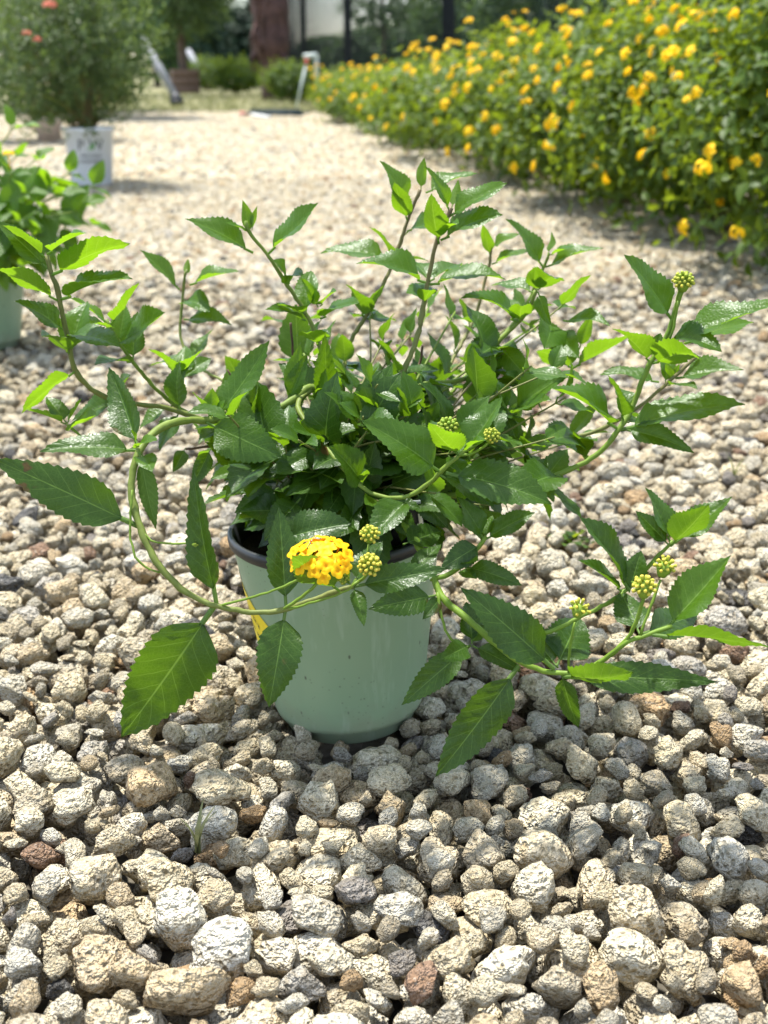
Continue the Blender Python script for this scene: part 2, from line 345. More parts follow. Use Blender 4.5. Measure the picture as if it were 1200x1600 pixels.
def drop(vr, k):
    i, s, e, gx0, gy0, w, h, top, bot, mk = vr; best = None
    for _ in range(k):
        y = math.sqrt(rng.uniform(YA * YA, (YB - .05) ** 2)) if rng.random() < .62 else rng.uniform(YA + .02, YB - .05)
        x = rng.uniform(-1, 1) * half_w(y)
        cx = int((x - X0) / RES); cy = int((y - YA) / RES); a0, b0 = cy + gy0, cx + gx0
        if a0 < 0 or b0 < 0 or a0 + h > HF.shape[0] or b0 + w > HF.shape[1]: continue
        dd = np.where(mk, HF[a0:a0 + h, b0:b0 + w] - bot, -9).ravel()
        if dd.max() > 1: continue
        kk = max(1, int(mk.sum() * .05)); z = np.partition(dd, -kk)[-kk]
        if best is None or z < best[0]: best = (z, a0, b0, X0 + (cx) * RES, YA + (cy) * RES)
    if best is None or best[0] > .004: return
    z, a0, b0, x, y = best; win = HF[a0:a0 + h, b0:b0 + w]; np.maximum(win, np.where(mk, top + z, -9), out=win)
    stones.append((x, y, z, i, s, e.x, e.y, e.z))
NB = int(area * 3100)
for _ in range(NB): drop(VB[rng.integers(len(VB))], 9)
for _ in range(int(area * 1200)): drop(VS[rng.integers(len(VS))], 12)
ST = np.array(stones)
# the 300 stones that show largest become single objects
score = np.zeros(len(ST))
for k, (x, y, z, i, s, *_r) in enumerate(stones):
    u, v, d = project((x, y, z))
    if not (-10 < u < 1210 and 0 < v < 1615): continue
    cy, cx = int((y - YA) / RES), int((x - X0) / RES); hh = HF[cy - 1:cy + 2, cx - 1:cx + 2].mean()
    if hh < 1 and z + s * .45 > hh - .004: score[k] = s / d
hero = set(np.argsort(-score)[:300].tolist())
for k in sorted(hero):
    x, y, z, i, s, ex, ey, ez = stones[k]
    o = bpy.data.objects.new('stone', shapes[int(i)]); o.location = (x, y, z); o.scale = (s, s, s); o.rotation_euler = (ex, ey, ez); link(o, ground)
pts = [ST[k] for k in range(len(ST)) if k not in hero]
rest = np.array(pts)
# beyond the packed zone: jittered single layer out to the end of the gravel
def far_zone(y0, y1, sp, s0):
    out = []
    ys = np.arange(y0, y1, sp)
    for y in ys:
        hw = half_w(y) + .9; xs = np.arange(-hw, hw, sp)
        n = len(xs); out.append(np.stack([xs + rng.uniform(-.45, .45, n) * sp, y + rng.uniform(-.45, .45, n) * sp, rng.normal(-.015, .003, n), rng.integers(0, 12, n) + NSH,
            np.clip(rng.lognormal(math.log(s0), .2, n), .01, .03), rng.normal(0, .5, n), rng.normal(0, .5, n), rng.uniform(0, 6.28, n)], 1))
    return np.concatenate(out)
fz = np.concatenate([far_zone(3.03, 6, .0160, .0138), far_zone(6, 14.6, .027, .0222)])
rest = np.concatenate([rest, fz])
gv = bpy.data.meshes.new('gravel'); gv.vertices.add(len(rest)); gv.vertices.foreach_set('co', rest[:, :3].astype(np.float32).ravel())
a = gv.attributes.new('idx', 'INT', 'POINT'); a.data.foreach_set('value', rest[:, 3].astype(np.int32))
a = gv.attributes.new('scl', 'FLOAT', 'POINT'); a.data.foreach_set('value', rest[:, 4].astype(np.float32))
a = gv.attributes.new('rot', 'FLOAT_VECTOR', 'POINT'); a.data.foreach_set('vector', rest[:, 5:8].astype(np.float32).ravel())
gv.materials.append(M['stone'])
gravel = link(bpy.data.objects.new('gravel', gv), ground, 'stuff')
ng = bpy.data.node_groups.new('scatter_stones', 'GeometryNodeTree')
ng.interface.new_socket('Geometry', in_out='INPUT', socket_type='NodeSocketGeometry'); ng.interface.new_socket('Geometry', in_out='OUTPUT', socket_type='NodeSocketGeometry')
gi = ng.nodes.new('NodeGroupInput'); go = ng.nodes.new('NodeGroupOutput'); ip = ng.nodes.new('GeometryNodeInstanceOnPoints'); ci = ng.nodes.new('GeometryNodeCollectionInfo')
ci.inputs['Collection'].default_value = src; ci.inputs['Separate Children'].default_value = True; ci.inputs['Reset Children'].default_value = True
def named(n, t):
    x = ng.nodes.new('GeometryNodeInputNamedAttribute'); x.data_type = t; x.inputs[0].default_value = n; return x.outputs[0]
L = ng.links.new
L(gi.outputs[0], ip.inputs['Points']); L(ci.outputs[0], ip.inputs['Instance']); ip.inputs['Pick Instance'].default_value = True
L(named('idx', 'INT'), ip.inputs['Instance Index']); L(named('rot', 'FLOAT_VECTOR'), ip.inputs['Rotation']); L(named('scl', 'FLOAT'), ip.inputs['Scale']); L(ip.outputs[0], go.inputs[0])
md = gravel.modifiers.new('scatter', 'NODES'); md.node_group = ng
hb = HF[(wy > .6) & (wy < 1.2) & (np.abs(wx) < .3) & (HF < 1)]; print('PCT', np.percentile(hb, (5, 25, 50, 75, 95)))
print('stones', len(stones), 'instances', len(rest), 'median top', np.median(HF[HF < 1]))
# ================================================================== LEAVES
PU = [0, .05, .13, .22, .32, .42, .52, .63, .75, .86, .94, 1.0]; PW = [.05, .38, .76, .95, 1.0, .98, .90, .77, .57, .34, .15, .0]
def leaf_geo(mb, base, tip, nrm, ratio=.56, age=.3, fold=22, bend=25, pet=.13, seed=0, rows=30, half=4, curl=.0, Lmax=None):
    """serrated ovate blade with petiole; chord runs from base to tip, upper face along nrm"""
    r = random.Random(seed); base = Vector(base); tip = Vector(tip); ax = tip - base; Ln = ax.length
    bl = 1 - pet; tanf = math.tan(rad(fold)); b = rad(bend)
    wv = [r.uniform(-.05, .05) for _ in range(2)]; ph = r.uniform(0, 6.28); tw = r.uniform(-.25, .25)
    Wd = ratio * bl / 2; N8 = 8.0; vs_, uv, ages = [], [], []
    cy = cz = 0.0; cen = []; ds = bl / rows
    for i in range(rows + 1):
        u = i / rows; th = b * (u - .45); cen.append((pet + cy, -cz, th)); cy += ds * math.cos(th); cz += ds * math.sin(th)
    nc = 2 * half + 1
    for i in range(rows + 1):
        u = i / rows; w = float(np.interp(u, PU, PW)) * Wd; yb, zb, th = cen[i]
        tooth = (.02 + .115 * (i % 2)) if 2 < i < rows - 1 else 0
        for j in range(nc):
            t = (j - half) / half; at = abs(t); x = t * w; fw = 0.0
            if j in (0, nc - 1) and 2 < i < rows - 1: x *= 1 + tooth; fw = (.35 if i % 2 else -.1) * ds
            q = abs(math.sin(math.pi * (u * N8 - at ** .85 * 1.7)))
            z = abs(x) * tanf * (1 - .35 * at) + .022 * (q - .5) * min(1, at * 3) * (1 - .4 * at) + curl * at * at * w
            z += w * .22 * math.sin(u * 7 + ph + (0 if t > 0 else 1.9)) * at * at + x * tw * (u - .3)
            yy_ = yb + fw - at * w * .06; vs_.append(Vector((x, yy_ + z * math.sin(th), zb + z * math.cos(th)))); uv.append((u, .5 + .5 * t)); ages.append(age)
    fs = [(i * nc + j, i * nc + j + 1, (i + 1) * nc + j + 1, (i + 1) * nc + j) for i in range(rows) for j in range(nc - 1)]
    # petiole
    if pet > .02:
        k = len(vs_); pr = .018
        for i in range(4):
            f = i / 3; yq = f * (pet + .02)
            for j in range(5):
                a_ = 2 * math.pi * j / 5; vs_.append(Vector((pr * math.cos(a_), yq, pr * math.sin(a_) - .012 + (f - 1) * .0))); uv.append((0.0, .5)); ages.append(min(1, age + .3))
        fs += [(k + i * 5 + j, k + i * 5 + (j + 1) % 5, k + (i + 1) * 5 + (j + 1) % 5, k + (i + 1) * 5 + j) for i in range(3) for j in range(5)]
    tv = Vector((0, cen[-1][0], cen[-1][1])); s = Ln / tv.length
    rotl = tv.rotation_difference(Vector((0, 1, 0))).to_matrix()
    yax = ax.normalized(); zax = Vector(nrm) - yax * yax.dot(Vector(nrm))
    if zax.length < 1e-4: zax = yax.orthogonal()
    zax.normalize(); xax = yax.cross(zax); R = Matrix((xax, yax, zax)).transposed()
    mb.add([base + R @ (rotl @ v) * s for v in vs_], fs, ages, uv)
def tilt_normal(base, t, side=0.0):
    toward = (Vector((0, 0, CAM_H)) - Vector(base)); toward.z = 0; toward.normalize(); right = Vector((-toward.y, toward.x, 0)) * -1
    right = Vector((1, 0, 0))
    return Vector((0, 0, 1)) * math.cos(rad(t)) + toward * math.sin(rad(t)) + right * side
leaf_seed = [0]
def add_leaf(parent, base, tip, nrm, **kw):
    leaf_seed[0] += 1; mb = MB(); leaf_geo(mb, base, tip, nrm, seed=leaf_seed[0], **kw)
    return mb.build('leaf', M['leaf'], parent)
# ================================================================== POTS
def make_pot(name, loc, rot, label, stripe=False, group=None, z0=0.0):
    t = thing(name, loc, rot)
    b = MB(); b.lathe([(0.0, .003), (.046, .003), (.049, .0), (.0515, .002), (.0525, .010), (.0585, .0135), (.0598, .018), (.0795, .1545), (.0800, .158), (.0785, .158)], n=72)
    b.build('body', M['green_pot'], t, local=False)
    r = MB(); r.lathe([(.0775, .150), (.0803, .1565), (.0825, .1575), (.0830, .161), (.0826, .1645), (.0808, .1655), (.0785, .1645), (.0750, .150), (.072, .120)], n=72)
    r.build('rim', M['black'], t, local=False)
    s = MB(); n = 40; vs_ = [(0, 0, .150)]; fs = []
    rr = random.Random(3)
    for k in range(1, 13):
        for j in range(n):
            a = 2 * math.pi * j / n; vs_.append((k / 12 * .0745 * math.cos(a), k / 12 * .0745 * math.sin(a), .147 + .005 * rr.uniform(-1, 1)))
    fs += [(0, 1 + j, 1 + (j + 1) % n) for j in range(n)]
    fs += [(1 + k * n + j, 1 + (k + 1) * n + j, 1 + (k + 1) * n + (j + 1) % n, 1 + k * n + (j + 1) % n) for k in range(11) for j in range(n)]
    s.add(vs_, fs); s.build('soil', M['soil'], t, local=False)
    if stripe:
        def rad_at(z): return .0598 + (z - .018) / (.1545 - .018) * (.0795 - .0598)
        b = MB(); vs_ = []; nt_, nz = 36, 8
        for i in range(nt_ + 1):
            th = rad(140 + (226 - 140) * i / nt_); f = (math.degrees(th) - 180) / 50
            zt = .140 - .040 * f - .004 * f * f; zl = .046 + .014 * f; zl = min(zl, zt - .0005)
            for j in range(nz + 1):
                z = zl + (zt - zl) * j / nz; r_ = rad_at(z) + .0004; vs_.append((r_ * math.cos(th), r_ * math.sin(th), z))
        fs = [(i * (nz + 1) + j, (i + 1) * (nz + 1) + j, (i + 1) * (nz + 1) + j + 1, i * (nz + 1) + j + 1) for i in range(nt_) for j in range(nz)]
        b.add(vs_, fs); lab = b.build('printed_band', M['yellow_print'], t, local=False)
        rr = random.Random(5); w = MB()
        for row, (zo, sc) in enumerate(((.016, 1.0), (.030, .7))):
            th = 176.0
            while th < 222:
                f = (th - 180) / 50; zt = .140 - .040 * f - .004 * f * f - zo; wd = rr.uniform(1.2, 2.2) * sc
                if rr.random() < .84 and zt > .05 + .014 * f:
                    for (da, dz, hh, ww) in ((0, 0, .0048 * sc, .45), (wd * .62, 0, .0048 * sc, .4), (wd * .3, rr.choice((0, .0018, -.0018)) * sc, .0012, wd * .62)):
                        p = []
                        for a_, z_ in ((-ww / 2, -hh / 2), (ww / 2, -hh / 2), (ww / 2, hh / 2), (-ww / 2, hh / 2)):
                            tt = rad(th + da + a_); z2 = zt + dz + z_ - .034 / 50 * (da + a_); r_ = rad_at(z2) + .0008; p.append((r_ * math.cos(tt), r_ * math.sin(tt), z2))
                        w.add(p, [(0, 1, 2, 3)])
                th += wd * 1.7
        w.build('lettering', M['ink'], lab, local=False)
    return tag(t, label, 'pot', group)
pot = make_pot('flower_pot', POT, (rad(0), rad(-3.6), rad(0)), 'pale green plastic nursery pot with black rim, yellow printed band and tiny scuffs', True)
pot_l = make_pot('flower_pot', LPOT, (0, 0, rad(40)), 'out of focus green nursery pot cut by the picture edge below a leafy lantana', False)
pot_e = make_pot('flower_pot', G(-82, 612, 0), (0, 0, rad(10)), 'sliver of a green pot at the picture edge nearer than the leafy pot', False)
# plastic plant tag standing in the soil
tg = MB(); Rt = Matrix.Rotation(rad(-58), 3, 'X') @ Matrix.Rotation(rad(0), 3, 'Y')
tc_ = P(622, 818, .862); Rt = Matrix.Rotation(rad(24), 3, 'X') @ Matrix.Rotation(rad(-6), 3, 'Y')
tagt = thing('plant_tag', tc_); tag(tagt, 'black plant tag with white border tucked inside the rim of the green pot', 'plant tag')
tg.box(tc_, (.036, .0012, .042), Rt); tg.build('card', M['black'], tagt)
fr = MB()
for cx_, cz_, sx_, sz_ in ((0, .0205, .036, .003), (.0165, 0, .003, .042), (-.0165, 0, .003, .042)): fr.box(tc_ + Rt @ Vector((cx_, -.0012, cz_)), (sx_, .0008, sz_), Rt)
fr.build('border', M['white_card'], tagt)
# ================================================================== MAIN LANTANA
SOIL = Vector(POT) + Vector((-.008, 0, .148))
plant = thing('lantana_plant', SOIL); tag(plant, 'sharply focused lantana with one yellow flower head and arching stems, rooted in a green pot', 'plant')
STEMS = {
 'S1': ([(545,770,.93),(525,640,.96),(491,517,.98),(450,447,.98),(417,397,.98),(392,367,.98),(384,345,.98)], 2.3, 1.2, .45, .9),
 'S2': ([(500,760,.96),(400,630,1.06),(310,572,1.11),(283,530,1.13),(285,472,1.14),(288,438,1.14),(292,422,1.14)], 1.8, 1.1, .6, .7),
 'S3': ([(548,770,.95),(535,640,1.0),(543,547,1.05),(570,497,1.06),(600,443,1.07),(623,387,1.08),(637,343,1.08),(657,297,1.08)], 2.3, 1.3, .9, .25),
 'S4': ([(570,780,.92),(582,690,.935),(603,625,.95),(633,573,.96),(653,523,.97),(667,447,.98),(682,377,.98),(690,357,.98),(705,325,.98)], 2.7, 1.5, 1.0, .2),
 'S5': ([(590,760,.96),(680,610,1.08),(735,510,1.15),(753,460,1.16),(767,397,1.17),(766,375,1.17)], 1.9, 1.2, .9, .3),
 'S6': ([(585,780,.92),(610,650,.95),(656,603,.97),(704,597,.98),(747,582,1.0),(777,537,1.0),(808,506,1.0),(827,481,1.0),(837,454,1.0)], 2.3, 1.4, 1, .8),
 'S7': ([(600,770,.95),(700,620,1.06),(790,520,1.13),(825,470,1.15),(840,437,1.15),(850,417,1.15),(858,395,1.15)], 1.9, 1.1, .9, .9),
 'S8': ([(570,785,.92),(690,775,.885),(800,765,.87),(877,739,.87),(930,712,.87),(967,671,.87),(990,630,.88),(1012,574,.88),(1042,525,.88),(1061,465,.88),(1067,448,.88)], 2.5, 1.6, .85, 1.0),
 'S9': ([(590,780,.95),(700,730,.96),(800,700,.97),(904,682,.98),(960,660,.98),(1001,634,.98),(1050,592,.98),(1091,555,.98)], 2.2, 1.3, .9, .35),
 'SL': ([(545,780,.92),(520,660,.935),(490,606,.93),(450,630,.915),(400,648,.90),(337,656,.87),(285,658,.85),(245,673,.83),(218,704,.81),(206,745,.80),(209,790,.79),(223,835,.78),(250,885,.77),(290,925,.765),(340,947,.76),(400,957,.76),(443,952,.76),(490,937,.76),(525,924,.76),(552,915,.76)], 3.3, 1.6, .95, .6),
 'S10': ([(490,606,.93),(465,635,.91),(500,685,.88),(535,730,.855),(580,770,.835),(630,777,.82),(670,755,.815),(690,735,.81),(720,710,.81),(748,690,.81)], 1.9, 1.3, .7, .95),
 'R1': ([(570,790,.90),(630,820,.845),(668,880,.81),(690,932,.79),(725,962,.775),(765,998,.765),(815,1035,.755),(870,1052,.75),(910,1048,.747),(945,1030,.745),(980,1003,.74),(1015,990,.74),(1050,978,.74)], 2.7, 1.5, 1.0, 1.0),
 'R2': ([(955,1024,.744),(985,990,.74),(1000,955,.738),(1007,930,.738)], 1.3, 1.0, 1, 1),
 'R3': ([(765,998,.765),(850,990,.77),(910,962,.775),(940,948,.78),(975,925,.79),(1005,895,.80),(1030,868,.80),(1052,845,.80)], 1.7, 1.2, 1, 1),
 'R4': ([(672,905,.80),(695,900,.80),(718,887,.80),(742,862,.80),(760,838,.80)], 1.7, 1.2, 1, 1),
 'R5': ([(684,925,.79),(690,965,.78),(705,1000,.772),(733,1010,.77)], 1.0, .8, 1, 1),
 'B2': ([(1000,993,.74),(1016,950,.745),(1032,905,.752)], .9, .8, 1, 1), 'B3': ([(888,1050,.748),(891,1010,.748),(898,972,.748)], .9, .8, 1, 1),
 'S11': ([(520,770,.95),(400,690,.97),(270,640,.955),(200,630,.935),(150,613,.92),(117,577,.91),(105,523,.905),(93,467,.90),(80,425,.90),(73,400,.90)], 2.4, 1.5, .8, .5),
 'S12': ([(510,770,.96),(400,690,.98),(283,640,.98),(217,577,.97),(177,520,.96),(166,500,.96)], 2.0, 1.3, .9, .9),
 'S13': ([(215,700,.815),(185,706,.83),(150,700,.85),(133,687,.87),(105,664,.875)], 1.1, .9, 1, 1),
 'P1': ([(222,832,.78),(245,848,.775),(285,850,.77),(303,850,.768)], .7, .6, 1, 1), 'P2': ([(207,765,.79),(203,830,.78),(212,870,.772),(235,890,.77),(262,895,.768)], .7, .7, 1, 1),
 'F1': ([(443,952,.76),(478,928,.752),(500,905,.75),(504,880,.752)], 1.0, .8, 1, 1), 'F2': ([(343,946,.76),(400,932,.754),(452,912,.75),(492,893,.75)], .9, .75, 1, 1), 'F3': ([(445,953,.76),(500,938,.752),(535,925,.75),(560,908,.75)], .9, .75, 1, 1),
 'F4': ([(550,915,.76),(566,905,.755),(577,893,.752)], .9, .8, 1, 1), 'F5': ([(550,915,.76),(568,885,.768),(577,850,.772)], .8, .7, 1, 1), 'F6': ([(715,713,.81),(745,706,.805),(765,690,.803)], .9, .8, 1, 1),
 'F7': ([(1025,560,.88),(1050,520,.876),(1060,470,.876)], .9, .8, 1, 1),
 'D1': ([(560,790,.93),(470,740,.95),(360,700,.97),(290,702,.97)], 2.0, 1.0, .0, .0), 'D2': ([(560,790,.97),(640,690,1.0),(700,670,1.02),(760,655,1.05)], 1.9, .9, .0, .0),
 'D3': ([(470,700,.98),(462,600,1.0),(454,505,1.0)], 1.2, .8, .0, .0), 'D4': ([(560,780,.95),(618,640,.99),(655,570,1.02),(660,540,1.02)], 1.8, .9, .05, .05), 'D5': ([(530,770,.93),(395,640,1.0),(355,578,1.0)], 1.1, .7, 0, 0),
}
for k, (pp, r0, r1, a0, a1) in STEMS.items():
    b = MB(); sp_ = spline([P(*q) for q in pp], .004); m_ = len(sp_); rk = random.Random(len(k) + m_)
    kn = [rk.uniform(0, 1) for _ in range(max(2, m_ // 8))]; rl = [(r0 + (r1 - r0) * i / m_) / 1000 * (1 + .04 * math.sin(i * 1.3) + .20 * max(math.exp(-((i / m_ - q) * m_ / 1.6) ** 2) for q in kn)) for i in range(m_)]
    sp_ = [q + Vector((rk.gauss(0, 1), rk.gauss(0, 1), rk.gauss(0, 1))) * .00022 for q in sp_]; b.tube(sp_, rl, None, 8, a0, a1)
    b.build('stem', M['twig'] if k[0] == 'D' else M['stem'], plant)
